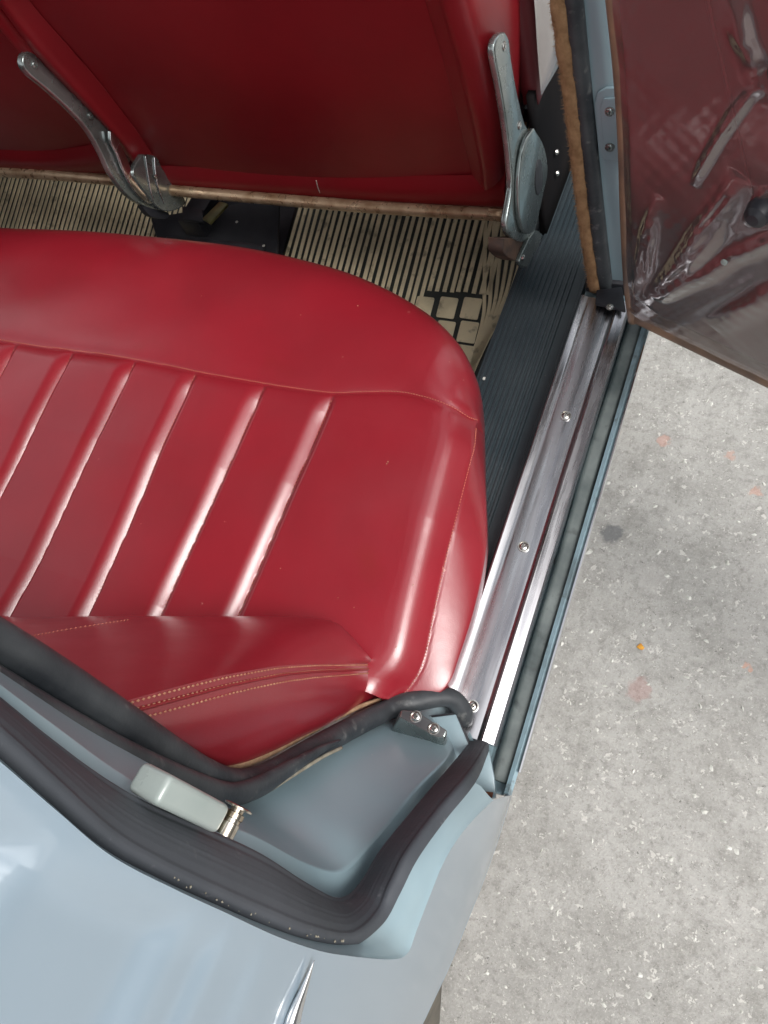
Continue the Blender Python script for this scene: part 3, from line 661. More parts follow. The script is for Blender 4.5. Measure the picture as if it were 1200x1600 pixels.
# --- open rear door, hinged at the pillar
dn = A(-.383, -.924, 0); dn /= np.linalg.norm(dn); dp0 = A(-.137, .668, .42)
du = A(.924, -.383, 0)                                           # outboard along the door
def dpt(px, py, off=0.): return at_plane(px, py, dp0+dn*off, dn)
door = bpy.data.objects.new('rear_door', None); COL.objects.link(door); door.parent = car
door['label'] = 'open rear door with maroon inner face wrapped in clear film'
e0 = [(985, 500), (978, 440), (973, 330), (970, 220), (963, 110), (952, 0), (940, -110), (930, -210)]
L_ = [dpt(*p) for p in e0]
def dgrid(nu_, nv_, off, inset=0., low=0.):
    """points over the door's inner face; u along the door outboard, v up the hinge edge"""
    Lr = cr(L_, nv_); G = np.zeros((nv_, nu_, 3))
    for i in range(nv_):
        for j in range(nu_):
            s = inset+(.95-inset)*(j/(nu_-1)); v = i/(nv_-1)
            G[i, j] = Lr[i]+du*s+dn*off+A(0, 0, low*(1-v))
    return G
# door slab
out = [dpt(*p) for p in e0]; far = [p+du*.95 for p in out]
prism('door_shell', [p-dn*.004 for p in out+far[::-1]], -dn, .055, M['paint'], door, bevel=.004)
G = dgrid(40, 40, .0, inset=.006, low=.028)
grid('trim_panel', G, M['vinyl'], door, thick=.003)
# lower kick strip, folded round the bottom edge
bl = [A(*(out[0]+du*s)) for s in np.linspace(.001, .95, 30)]
rowsK = [[p+dn*o_+A(0, 0, z_) for p in bl] for o_, z_ in ((-.02, -.003), (-.004, -.004), (.002, .0), (.004, .006), (.003, .014), (.0035, .0200), (.0055, .0255), (.0055, .0285), (.0025, .0325), (.001, .036))]
grid('kick_strip', cr(np.array(rowsK), 40, 0), M['edge_brown'], door, thick=.002)
ed = arc([p+dn*.001+du*.004 for p in L_], 60)
sweep('edge_binding', ed, circ(.0065, 10, 1, .7), tuple(du), M['edge_brown'], door)
# a soft pull line across the vinyl, raised seam
sm = arc([dpt(px, py, .0022) for px, py in ((1095, -40), (1112, 30), (1128, 100), (1144, 170), (1160, 240), (1176, 310))], 50)
sweep('trim_fold', sm, circ(.0016, 8), tuple(dn), M['vinyl'], door)
# clear film, wrinkled: ridges run out from the lower hinge corner
nu_, nv_ = 260, 330
Lr = cr(L_, nv_); s = np.linspace(-.002, .40, nu_)
P = Lr[:, None]+du*s[None, :, None]
H = np.zeros((nv_, nu_))
def to2(p): return np.array([(p-dp0)@du, p[..., 2]]) if p.ndim == 1 else np.stack([(p-dp0)@du, p[..., 2]], -1)
Q = np.stack([(P-dp0)@du, P[..., 2]], -1)
def ridge(pxs, h, wdt, sharp=1.3, asym=1.0):
    """fold of the film along a pixel polyline laid on the door plane; asym widens the lower side"""
    R = np.array([to2(dpt(*p)) for p in pxs]); best = np.full(H.shape, 9.); sg = np.zeros(H.shape); tt = np.zeros(H.shape)
    Lt = np.r_[0, np.cumsum(np.linalg.norm(np.diff(R, axis=0), axis=1))]
    for a_, b_, l0 in zip(R[:-1], R[1:], Lt):
        d = b_-a_; L2 = d@d; t = np.clip(((Q-a_)@d)/L2, 0, 1); c = a_+t[..., None]*d
        dd = np.linalg.norm(Q-c, axis=-1); m_ = dd < best; best = np.where(m_, dd, best)
        cr_ = (Q-a_)[..., 0]*d[1]-(Q-a_)[..., 1]*d[0]; sg = np.where(m_, np.sign(cr_), sg); tt = np.where(m_, (l0+t*math.sqrt(L2))/Lt[-1], tt)
    ww = np.where(sg > 0, wdt*asym, wdt)
    env = np.clip(np.sin(np.clip(tt, .0, 1)*math.pi), 0, 1)**.6
    return h*env*np.exp(-(best/(ww*1.15))**(sharp+.6))
for pl_, h_, w_, e_, as_ in (
        ([(998, 470), (1002, 420), (1010, 370), (1024, 325), (1036, 300)], .0045, .0042, 1.4, 2.4),
        ([(1016, 440), (1020, 390), (1030, 340)], .0020, .0030, 1.4, 1.5),
        ([(1012, 478), (1050, 430), (1085, 378), (1110, 338), (1138, 300), (1160, 262)], .0085, .0070, 1.6, 2.0),
        ([(1100, 350), (1120, 330), (1146, 296)], -.0022, .0022, 1.4, 1.0),
        ([(1040, 470), (1075, 430), (1110, 385), (1140, 340)], .0030, .0045, 1.4, 1.6),
        ([(1088, 284), (1105, 245), (1128, 205), (1150, 168), (1172, 140), (1202, 122)], .0048, .0030, 1.4, 1.8),
        ([(1098, 268), (1118, 232), (1142, 196), (1165, 165), (1185, 140)], .0026, .0022, 1.4, 1.4),
        ([(1030, 465), (1070, 445), (1115, 420), (1150, 395), (1200, 372), (1280, 345)], .0062, .0052, 1.5, 1.6),
        ([(1120, 515), (1160, 485), (1200, 458), (1260, 430)], .0060, .0085, 1.5, 1.5),
        ([(1110, 500), (1150, 478), (1195, 462)], .0022, .0030, 1.4, 1.5),
        ([(1165, -20), (1178, 50), (1205, 100)], .0032, .0045, 1.5, 1.6),
        ([(1140, -60), (1160, 30), (1190, 110), (1230, 150)], .0030, .0060, 1.5, 1.6),
        ([(1172, 345), (1190, 312), (1204, 285)], .0030, .0030, 1.4, 1.4)):
    H += ridge(pl_, h_, w_, e_, as_)
# low swell all over, plus fine crinkle near the folds
uu, vv = np.meshgrid(s, np.linspace(0, 1, nv_)); base = np.zeros_like(H)
for _ in range(16):
    a_, b_, c_ = rng.uniform(10, 60), rng.uniform(6, 40), rng.uniform(0, 6.3); base += .00016*np.sin(uu*a_*1.6+vv*b_+c_)
H = .004+H+base*(1+2*np.clip(np.abs(H), 0, .03)/.01)
cr_ = sum(.00025*np.sin(Q[..., 0]*f1+Q[..., 1]*f2+ph) for f1, f2, ph in ((210, 330, 0), (-290, 170, 1), (380, -260, 2)))
H += cr_*np.clip(np.abs(H-.005)/.005, 0, 1)
H *= np.clip(uu/.02+.15, 0, 1)
G = P+dn*H[..., None]+dn*.003; G[..., 2] += .020*(1-vv)**6
film = grid('plastic_film', G, M['film'], door)
# black door knob and handle stub at the right
kc = dpt(1193, 325, .006)
lathe('window_winder_boss', kc, dn, [(.013, 0), (.0135, .006), (.011, .014), (.006, .018), (.002, .0185)], M['dark'], door, seg=28)
kc2 = dpt(1236, 98, .006)
lathe('door_handle_boss', kc2, dn, [(.012, 0), (.012, .012), (.008, .018), (.002, .02)], M['dark'], door, seg=24)
for px, py in ((1132, 409),):
    lathe('trim_button', dpt(px, py, .014), dn, [(.0035, 0), (.0035, .0016), (.0015, .0024)], M['striker'] if py != 440 else M['white_print'], door, seg=12)

# ------------------------------------------------------------------ floor mats
def fz(px, py): return at_plane(px, py, A(0, .865, .201), A(0, -.33, 1.))
YSQ = (fz(668, 455)[0], fz(730, 459)[1], fz(758, 480)[0])
def lerp_(a_, b_, t): return a_*(1-t)+b_*t
def build_floor_mat(x0, x1, label, cutx=None):
    t = thing('floor_mat', label, 'floor mat', group='striped rubber floor mats')
    G = np.array([[floorpt(x, y, -.0015) for x in np.linspace(x0, x1, 20)] for y in np.linspace(.60, 1.18, 14)])
    grid('mat_base', G, M['mat_black'], t, flip=False, thick=.003)
    V, F = [], []
    pitch = .0137; x = x0+.012
    while x < x1-.004:
        ya, yb = .62, 1.17
        if x > YSQ[0]: ya = YSQ[1]+.003*math.sin(x*900)
        if x > YSQ[2]: break
        if x0 > -1 and x < -.82: ya = max(ya, .84+(-.82-x)*-1.2) if x > -.86 else ya
        if x1 < -1 and x > -1.14: ya = .80+.9*(x+1.14)
        wv = rng.uniform(-.0013, .0013); wdt = .0041+rng.uniform(-.0003, .0003)
        ys = np.linspace(ya, yb, 16); o0 = len(V)
        for y in ys:
            bend = 0
            if x > YSQ[2]: bend = -.16*max(0, (.88-y)/.33)**2*min(1, (x-YSQ[2])/.05+.3)
            xc = x+bend+wv*math.sin(y*20)
            hump = .004*math.exp(-((x+.47)/.012)**2)
            for dx_, dz_ in ((-wdt, 0), (-wdt*.8, .0016), (wdt*.8, .0016), (wdt, 0)): V.append(floorpt(xc+dx_, y, dz_+hump))
        for i in range(15):
            for k_ in range(3): F.append((o0+i*4+k_, o0+i*4+k_+1, o0+(i+1)*4+k_+1, o0+(i+1)*4+k_))
        F += [(o0, o0+1, o0+2, o0+3), (o0+63, o0+62, o0+61, o0+60)]
        x += pitch
    if x0 > -1:
        ci = [(759, 320), (758, 380), (757, 455), (756, 490), (748, 525), (735, 565), (722, 600), (700, 650)]
        co = [(852, 290), (838, 350), (818, 420), (804, 455), (786, 490), (763, 530), (742, 575), (715, 640)]
        for k_ in range(7):
            tt = k_/6; Pc = cr([lerp_(fz(*a_), fz(*b_), tt) for a_, b_ in zip(ci, co)], 26); wdt = .0040*(1-.1*tt); o0 = len(V)
            wv_ = np.linspace(1, .75, 26)
            for q_, w3 in zip(Pc, wv_):
                for dx_, dz_ in ((-wdt, 0), (-wdt*.8, .0016), (wdt*.8, .0016), (wdt, 0)): V.append(floorpt(q_[0]+dx_*w3, q_[1], dz_))
            for i in range(25):
                for m_ in range(3): F.append((o0+i*4+m_, o0+i*4+m_+1, o0+(i+1)*4+m_+1, o0+(i+1)*4+m_))
    o = mesh('mat_rib', V, F, M['mat_cream'], t, False); o['kind'] = 'stuff'
    return t
mr = build_floor_mat(-.86, -.337, 'striped cream and black rubber mat under the near front seat, with cream squares')
ml = build_floor_mat(-1.72, -1.10, 'striped cream and black rubber mat at the left edge behind the far front seat')
# cream squares of the near mat
for k_, (cxp, cyp) in enumerate(((736, 482), (699, 481), (662, 480), (731, 519), (695, 518), (658, 517), (724, 556), (689, 555))):
    c = fz(cxp, cyp); hw, hh = .0170, .0185
    pts = [floorpt(c[0]+a_, c[1]+b_, -.0005) for a_, b_ in rrect(hw, hh, .003, 3)]
    prism('mat_square', pts, (0, -.31, .95), .0022, M['mat_cream'], mr, bevel=.0005)

# ------------------------------------------------------------------ rear seat
rs = thing('rear_seat', 'glossy red leather rear bench seat with pleated cushion and stitched backrest', 'seat')
def ZTOP(x, y):
    return np.interp(y, [-.1, .0, .12, .30, .40, .6], [.478, .480, .486, .512, .520, .522])
ZB = .452
opx = [(-260, 352), (-120, 358), (0, 366), (100, 371), (200, 379), (300, 389), (400, 402), (470, 415), (540, 434), (600, 458), (650, 484), (690, 513), (722, 548), (741, 583), (751, 615),
       (754, 661), (756, 720), (758, 770), (760, 819), (759, 856), (751, 905), (736, 965), (716, 1025), (702, 1062), (680, 1084), (640, 1094), (600, 1096)]
O = np.array([at(px, py, z=ZB+.004) for px, py in opx]); O[0, 0] = -1.62; O[0, 1] = O[2, 1]-.0
O[1, 0] = -1.45; O[1, 1] = O[2, 1]
O = O[:, :2]
nf = 15
xk, yk = -.33, .31
SK = np.array([(o[0] if o[0] < xk else xk, yk) if i < nf-1 else ((xk, min(yk, o[1]))) for i, o in enumerate(O)])
# resample both along the outline, fine where pleats cross
NS = 900
def rs2(P_, n_):
    Q_ = cr(np.c_[P_, np.zeros(len(P_))], 3000)[:, :2]; return Q_
Of = rs2(O, 3000); Lf = np.r_[0, np.cumsum(np.linalg.norm(np.diff(Of, axis=0), axis=1))]
tf = np.linspace(0, Lf[-1], NS); Of = np.stack([np.interp(tf, Lf, Of[:, k_]) for k_ in (0, 1)], 1)
Kf = np.stack([np.minimum(Of[:, 0], xk), np.minimum(Of[:, 1], yk)], 1)
# smooth the skeleton hit
dist = np.linalg.norm(Of-Kf, axis=1)
w_side = np.clip((.62-Of[:, 1])/.34, 0, 1)*(Of[:, 0] > -.6); w_side = w_side*w_side*(3-2*w_side)
RAD = .115*(1-w_side)+.080*w_side
ND = 150
lev = np.r_[1-np.cos(np.linspace(0, math.pi/2, 46)), 1+np.linspace(0, 1, ND-45)[1:]]     # 0..1 within radius, 1..2 on to the skeleton
seamF = np.array([at(px, py, z=.520)[:2] for px, py in ((-300, 492), (-120, 514), (0, 531), (60, 540), (118, 548), (213, 563), (307, 581), (415, 600), (470, 608), (520, 613), (570, 611), (630, 612), (690, 627), (727, 644), (748, 660))])
seamF[-2:] = [at(727, 644, z=.508)[:2], at(749, 661, z=.478)[:2]]
sS = [(743, 668, .486), (740, 702, .492), (727, 747, .494), (713, 796, .494), (690, 879, .492), (671, 961, .488), (656, 1025, .484), (637, 1062, .480), (610, 1092, .474)]
seamS = np.array([at(a_, b_, z=c_)[:2] for a_, b_, c_ in sS])
def dens(P_, n_=400):
    Q_ = cr(np.c_[P_, np.zeros(len(P_))], n_)[:, :2]; return Q_
sF, sS_ = dens(seamF), dens(seamS)
def dmin(X_, P_):
    """distance from points to a polyline"""
    sh = X_.shape[:-1]; X2 = X_.reshape(-1, 2); best = np.full(len(X2), 9.)
    P3 = P_[np.linspace(0, len(P_)-1, 70).astype(int)]
    for a_, b_ in zip(P3[:-1], P3[1:]):
        d = b_-a_; t = np.clip(((X2-a_)@d)/(d@d), 0, 1); q = X2-a_-t[:, None]*d
        best = np.minimum(best, (q**2).sum(1))
    return np.sqrt(best).reshape(sh)
top_x = np.array([at(px, py, z=.519)[0] for px, py in ((25, 535), (115, 548), (213, 563), (307, 580), (415, 600), (520, 615))])
bot_x = np.array([at(px, py, z=.487)[0] for px, py in ((-105, 955), (10, 960), (130, 965), (245, 965), (365, 965))])
step_t = np.mean(np.diff(top_x))
PX_T = list(top_x[::-1])+[top_x[0]-step_t*(i+1) for i in range(7)]         # from outboard to inboard at y=.42
bt = list(bot_x[::-1]); stb = np.mean(np.diff(bot_x)); 
PX_B = bt+[bt[-1]-stb*(i+1) for i in range(len(PX_T)-len(bt))]
yT, yB = .425, .12
def pleat_h(X_, Y_):
    """flutes of the insert: a soft roll down to each seam on its inboard side"""
    t = np.clip((Y_-yB)/(yT-yB), -.4, 1.2)
    lines = [b_+(a_-b_)*t+.003*np.sin(np.clip(t, 0, 1)*math.pi) for a_, b_ in zip(PX_T, PX_B)]
    ysm = np.interp(X_, sF[:, 0], sF[:, 1])
    fade = np.clip((ysm-Y_)/.045, 0, 1); fade = fade*(2-fade)
    h = np.zeros_like(X_)
    for a_, b_ in zip(lines[1:], lines[:-1]):       # a_: inboard line, b_: outboard line
        u_ = (X_-a_)/(b_-a_); ins = (u_ >= 0) & (u_ < 1)
        rise = 1-np.clip(1-u_/.10, 0, 1)**2.2
        fall = 1-np.clip((u_-.79)/.21, 0, 1)**2.0
        h = np.where(ins, np.minimum(rise, fall), h)
    u_ = X_-lines[0]; h = np.where(u_ >= 0, 1-np.clip(1-u_/.012, 0, 1)**2, h)
    return (h-1)*.0095*fade
def ZS(X_, Y_, base):
    z = base.copy()
    df, ds = dmin(np.stack([X_, Y_], -1), sF), dmin(np.stack([X_, Y_], -1), sS_)
    ysm = np.interp(X_, sF[:, 0], sF[:, 1])
    ins = Y_ < ysm
    z += np.where(ins, pleat_h(X_, Y_), 0)
    z -= .0035*np.exp(-(df/.010)**1.3)+.0014*np.exp(-(df/.0028)**2)
    z -= .0012*np.exp(-(ds/.0016)**2)+.0006*np.exp(-(ds/.010)**2)
    z += .003*np.exp(-((X_+.75)/.5)**2)
    z += .0011*np.sin(X_*11+Y_*7)+.0007*np.sin(X_*23-Y_*31+1)
    return z
D = np.zeros((NS, len(lev)))
for i, l in enumerate(lev):
    r_ = np.minimum(RAD, dist*.95)
    D[:, i] = r_*min(l, 1)+max(0, l-1)*(dist-r_)
fr_ = D/np.maximum(dist, 1e-6)[:, None]
XY = Of[:, None]*(1-fr_[..., None])+Kf[:, None]*fr_[..., None]
zt_ = ZTOP(XY[..., 0], XY[..., 1])
q_ = np.clip(D/np.minimum(RAD, dist*.95)[:, None], 0, 1)
pw = (2.1*(1-w_side)+1.95*w_side)[:, None]
zb_ = ZB
ell = (1-(1-q_)**2.1)**(1/2.1)
def smooth_tab(xs_, ys_, n_=400, k_=9):
    xx = np.linspace(xs_[0], xs_[-1], n_); yy = np.interp(xx, xs_, ys_); g = np.exp(-(np.arange(-3*k_, 3*k_+1)/k_)**2); g /= g.sum()
    return xx, np.convolve(np.pad(yy, 3*k_, mode='edge'), g, 'valid')
dS = dmin(XY, sS_); xse = np.interp(XY[..., 1], sS_[::-1, 1], sS_[::-1, 0]); inb = XY[..., 0] < xse
TX, TY = smooth_tab([0, .007, .013, .019, .026, .034, .045], [.0250, .0175, .0112, .0058, .0020, .0004, 0])
z_in = zt_-np.interp(dS, TX, TY)
tq = np.clip(D/np.maximum(D+dS, 1e-5), 0, 1)
z_out = zb_+(zt_-TY[0]-zb_)*tq**.78
ell = (1-(1-q_)**2.1)**(1/2.1); z_ell = zb_+(zt_-zb_)*ell
wy = np.clip((.49-XY[..., 1])/.115, 0, 1); wy = wy*wy*(3-2*wy)*(XY[..., 0] > -.42)
ZZ = z_ell*(1-wy)+np.where(inb, z_in, z_out)*wy
ZZ = ZS(XY[..., 0], XY[..., 1], ZZ)
TOPG = np.concatenate([XY, ZZ[..., None]], -1)       # (NS, levels, 3), level 0 = widest line
low = []
nrm2 = (Kf-Of)/np.maximum(dist, 1e-6)[:, None]
for f_, dz_ in ((.030, .300), (.022, .34), (.010, .385), (.003, .42), (.0006, .44)):
    low.append(np.c_[Of+nrm2*f_, np.full(NS, dz_)])
SG = np.concatenate([np.stack(low, 1), TOPG], 1)
# faces sorted into the sewn panels
nl = SG.shape[1]; Vc = SG.reshape(-1, 3)
Fc = np.array(grid_faces(NS, nl))
# interior rectangle
xi = np.linspace(-1.62, xk, 800); yi = np.linspace(-.02, yk, 160)
XX, YY = np.meshgrid(xi, yi); Zi = ZS(XX, YY, ZTOP(XX, YY)+0*XX)
Vi = np.stack([XX, YY, Zi], -1).reshape(-1, 3); Fi = np.array(grid_faces(len(yi), len(xi), o=len(Vc)))
Vall = np.vstack([Vc, Vi]); Fall = np.vstack([Fc, Fi])
cen = Vall[Fall].mean(1)
ysf = np.interp(cen[:, 0], sF[:, 0], sF[:, 1])
xss = np.interp(cen[:, 1], sS_[::-1, 1], sS_[::-1, 0])
is_front = cen[:, 1] > ysf
is_side = (~is_front) & (cen[:, 0] > xss)
def sub(name, mask, label=None):
    f = Fall[mask]; idx, inv = np.unique(f, return_inverse=True); f2 = inv.reshape(f.shape)
    o = mesh(name, Vall[idx], f2, M['leather'], rs)
    return o, idx
tmp = bpy.data.meshes.new('tmp'); tmp.from_pydata(Vall.tolist(), [], Fall.tolist()); tmp.update()
NV = np.zeros(len(Vall)*3); tmp.vertices.foreach_get('normal', NV) if False else None
fn = np.cross(Vall[Fall[:, 2]]-Vall[Fall[:, 0]], Vall[Fall[:, 3]]-Vall[Fall[:, 1]])
flipm = np.zeros(len(fn), bool)
flipc = fn[:, 2] < 0
lowm = cen[:, 2] < ZB
# orient consistently: ring grid and interior grid each get one sign
nC = len(Fc); nC_v = len(Vc)
sC = np.median(fn[:nC][cen[:nC, 2] > ZB+.02, 2]) < 0; sI = np.median(fn[nC:, 2]) < 0
if sC: Fall[:nC] = Fall[:nC, ::-1]
if sI: Fall[nC:] = Fall[nC:, ::-1]
fn = np.cross(Vall[Fall[:, 2]]-Vall[Fall[:, 0]], Vall[Fall[:, 3]]-Vall[Fall[:, 1]])
VN = np.zeros_like(Vall)
for k_ in range(4): np.add.at(VN, Fall[:, k_], fn)
VN /= np.linalg.norm(VN, axis=1, keepdims=True)+1e-12
# exact normals on the open top of the cushion, so the two grids meet without a line
qf = np.ones(len(Vall), bool); ring_q = np.zeros((NS, nl), bool); ring_q[:, 5+47:] = True; qf[:nC_v] = ring_q.reshape(-1)
xq, yq = Vall[qf, 0], Vall[qf, 1]; e_ = .0007
FZS = lambda x_, y_: ZS(x_, y_, ZTOP(x_, y_)+0*x_)
gx_ = (FZS(xq+e_, yq)-FZS(xq-e_, yq))/(2*e_); gy_ = (FZS(xq, yq+e_)-FZS(xq, yq-e_))/(2*e_)
nn_ = np.stack([-gx_, -gy_, np.ones_like(gx_)], -1); VN[qf] = nn_/np.linalg.norm(nn_, axis=1, keepdims=True)
bpy.data.meshes.remove(tmp)
def sub(name, mask):
    f = Fall[mask]; idx, inv = np.unique(f, return_inverse=True)
    o = mesh(name, Vall[idx], inv.reshape(f.shape), M['leather'], rs)
    o.data.normals_split_custom_set_from_vertices(VN[idx].tolist()); return o
cf = sub('front_roll', is_front); ci = sub('pleated_panel', ~is_front & ~is_side); cs = sub('side_panel', is_side)
# height lookup for stitches: nearest vertex of the cushion
topmask = Vall[:, 2] > ZB-.002
Vt, Nt_ = Vall[topmask], VN[topmask]
def on_seat(P_):
    out_p, out_n = [], []
    for p in P_:
        k_ = np.argmin((Vt[:, 0]-p[0])**2+(Vt[:, 1]-p[1])**2); out_p.append([p[0], p[1], Vt[k_, 2]]); out_n.append(Nt_[k_])
    return np.array(out_p), np.array(out_n)
offF = sF+np.gradient(sF, axis=0)[:, ::-1]*A(1, -1)/np.linalg.norm(np.gradient(sF, axis=0), axis=1, keepdims=True)*-.0016
P_, N__ = on_seat(offF[offF[:, 0] > -1.3][::2]); stitches('seam_stitching', P_, N__, M['thread_red'], cf, gap=.0036, ln=.0030, wd=.0007, up=.0010)
P_, N__ = on_seat(sS_[::2]); stitches('seam_stitching', P_, N__, M['thread_red'], cs, gap=.0038, ln=.0030, wd=.0006, up=.0010)
for a_, b_ in list(zip(PX_T, PX_B))[:6]:
    tt_ = np.linspace(-.05, 1.0, 160); xl_ = b_+(a_-b_)*tt_+.003*np.sin(np.clip(tt_, 0, 1)*math.pi)+.0016; yl_ = yB+(yT-yB)*tt_
    ok_ = yl_ < np.interp(xl_, sF[:, 0], sF[:, 1])-.004
    P_, N__ = on_seat(np.stack([xl_[ok_], yl_[ok_]], 1)); stitches('crease_stitching', P_, N__, M['thread_red'], ci, gap=.0050, ln=.0034, wd=.0004, up=.0006)

P_, N__ = on_seat(np.array([at(px, py, z=.515)[:2] for px, py in ((607, 723), (605, 726), (473, 498), (560, 480), (320, 470), (700, 560), (640, 905), (430, 880), (250, 690), (520, 925), (545, 940), (610, 1000))]))
Vd, Fd = [], []
for p_, n_ in zip(P_, N__):
    o0 = len(Vd); r_ = rng.uniform(.0006, .0011); Vd += [p_+A(r_, 0, .0002), p_+A(0, r_, .0002), p_+A(-r_, 0, .0002), p_+A(0, -r_, .0002), p_+A(0, 0, .0008)]
    Fd += [(o0, o0+1, o0+4), (o0+1, o0+2, o0+4), (o0+2, o0+3, o0+4), (o0+3, o0, o0+4)]
mesh('dust_speck', Vd, Fd, M['thread'], ci, False)['kind'] = 'stuff'
# backrest: front face from the cushion up to the stitched edge
con = [(584, 1034), (572, 1020), (548, 1003), (520, 987), (470, 974), (400, 968), (300, 965), (200, 963), (100, 962), (0, 961)]
con = [at(px, py+(0, 1, 4, 8, 14, 18, 20, 20, 20, 20)[i_], z=.503) for i_, (px, py) in enumerate(con)]
sea = [(585, 1037), (560, 1037), (525, 1037), (490, 1037), (440, 1040), (400, 1046), (350, 1055), (300, 1067), (240, 1083), (150, 1110)]
xb = -.283
sea = [at(px, py, x=xb) for px, py in sea]
step_c = con[-1]-con[-2]; 
for k_ in range(1, 7): con.append(A(con[9][0]-.13*k_, con[9][1]-.012*min(k_, 2), .503))
tops = [A(xb, -.03, .91), A(xb-.02, -.055, .96), A(xb-.15, -.075, .985), A(xb-.45, -.08, .99), A(xb-.8, -.08, .99), A(-1.52, -.08, .99)]
sea += tops
con = np.array(con); sea = np.array(sea); con[0] = sea[0]
def lerp(a_, b_, t): return a_*(1-t)+b_*t
nrmB = np.cross(np.gradient(con, axis=0), sea-con); nrmB /= np.linalg.norm(nrmB, axis=1, keepdims=True)+1e-9
nrmB *= np.sign(nrmB@A(.2, .8, .5))[:, None]
wid = np.linalg.norm(sea-con, axis=1)[:, None]
tuck = np.clip(np.arange(len(con))/3, .0, 1)[:, None]
con[0] = sea[0]; wid[0] = 0
rowsR = [con+A(0, -.02, -.05)*tuck+A(-.012, -.012, -.004)*(1-tuck), con+A(0, 0, -.012)*tuck+A(-.003, -.003, 0)*(1-tuck)]
for t, b_ in ((.08, .10), (.22, .17), (.42, .19), (.62, .16), (.80, .10), (.93, .04), (1.0, 0.0)):
    rowsR.append(lerp(con, sea, t)+nrmB*np.minimum(wid*b_, (.024*b_/.19)))
rowsR = np.array(rowsR)
br = grid('backrest', cr(cr(rowsR, 90, 0), 200, 1), M['leather'], rs, thick=0)
from mathutils.bvhtree import BVHTree
bvb = BVHTree.FromObject(br, bpy.context.evaluated_depsgraph_get())
Ps, Ns = [], []
for px, py in cr([(-60, 1014), (0, 1003), (55, 993), (110, 983), (160, 975), (205, 968)], 160):
    h_ = bvb.ray_cast(Vector(CP), Vector(ray(px, py)))
    if h_[0] is not None: Ps.append(h_[0]); Ns.append(h_[1]*(1 if h_[1].dot(Vector(ray(px, py))) < 0 else -1))
if len(Ps) > 10: stitches('seam_stitching', np.array(Ps), np.array(Ns), M['thread_red'], br, gap=.0045, ln=.0036, wd=.0006, up=.0005)
# outboard side panel of the backrest below the seam
SE = arc(np.vstack([sea[:12]]), 60)
Ld = []
lowp = [(588, 1096), (575, 1110), (540, 1128), (500, 1150), (460, 1172), (425, 1192), (390, 1208), (350, 1222), (300, 1225), (230, 1190), (120, 1120), (20, 1070)]
LW = arc([at(px, py, x=xb-.016) for px, py in lowp], 60)
LWx = LW+A(-.02, -.05, -.02)
rowsS = np.array([SE, lerp(SE, LW, .1)+A(.004, .0, 0), lerp(SE, LW, .35)+A(.012, 0, 0), lerp(SE, LW, .65)+A(.014, 0, 0), lerp(SE, LW, .9)+A(.007, 0, 0), LW, LWx])
grid('backrest_side', cr(cr(rowsS, 50, 0), 100, 1), M['leather'], rs)
# welt and double row of stitching on the side of the backrest edge
Gs_ = cr(cr(rowsS, 400, 0), 100, 1)
dirn = (LW-SE)
def row_at(off):
    base = cr(SE, 100); L2 = np.zeros((100, 3)); Nn = np.zeros((100, 3))
    for j in range(100):
        colp = Gs_[:, j]; cum = np.r_[0, np.cumsum(np.linalg.norm(np.diff(colp, axis=0), axis=1))]
        i_ = np.searchsorted(cum, off); i_ = min(max(i_, 1), 398); L2[j] = colp[i_]
        tt_ = colp[i_+1]-colp[i_-1]; ss_ = Gs_[i_, min(j+1, 99)]-Gs_[i_, max(j-1, 0)]; nn = np.cross(tt_, ss_); nn /= np.linalg.norm(nn)+1e-12
        Nn[j] = nn*np.sign(nn[0]+1e-9)
    return L2, Nn
bs = [o for o in rs.children if o.name.startswith('backrest_side')][0]
for off in (.0022, .0158):
    P_, N__ = row_at(off); P_ = cr(P_, 300); N__ = cr(N__, 300)
    stitches('edge_stitching', P_[4:], N__[4:], M['thread'], bs, gap=.0050, ln=.0038, wd=.0009, up=.0009)
P_, N__ = row_at(.009)
sweep('edge_welt', cr(P_, 140), circ(.0015, 8), tuple(A(1, 0, 0)), M['leather_dark'], bs)
P_, N__ = row_at(.0075); stitches('edge_stitching', cr(P_, 300)[4:], cr(N__, 300)[4:], M['thread'], bs, gap=.0050, ln=.0034, wd=.0006, up=.0014)

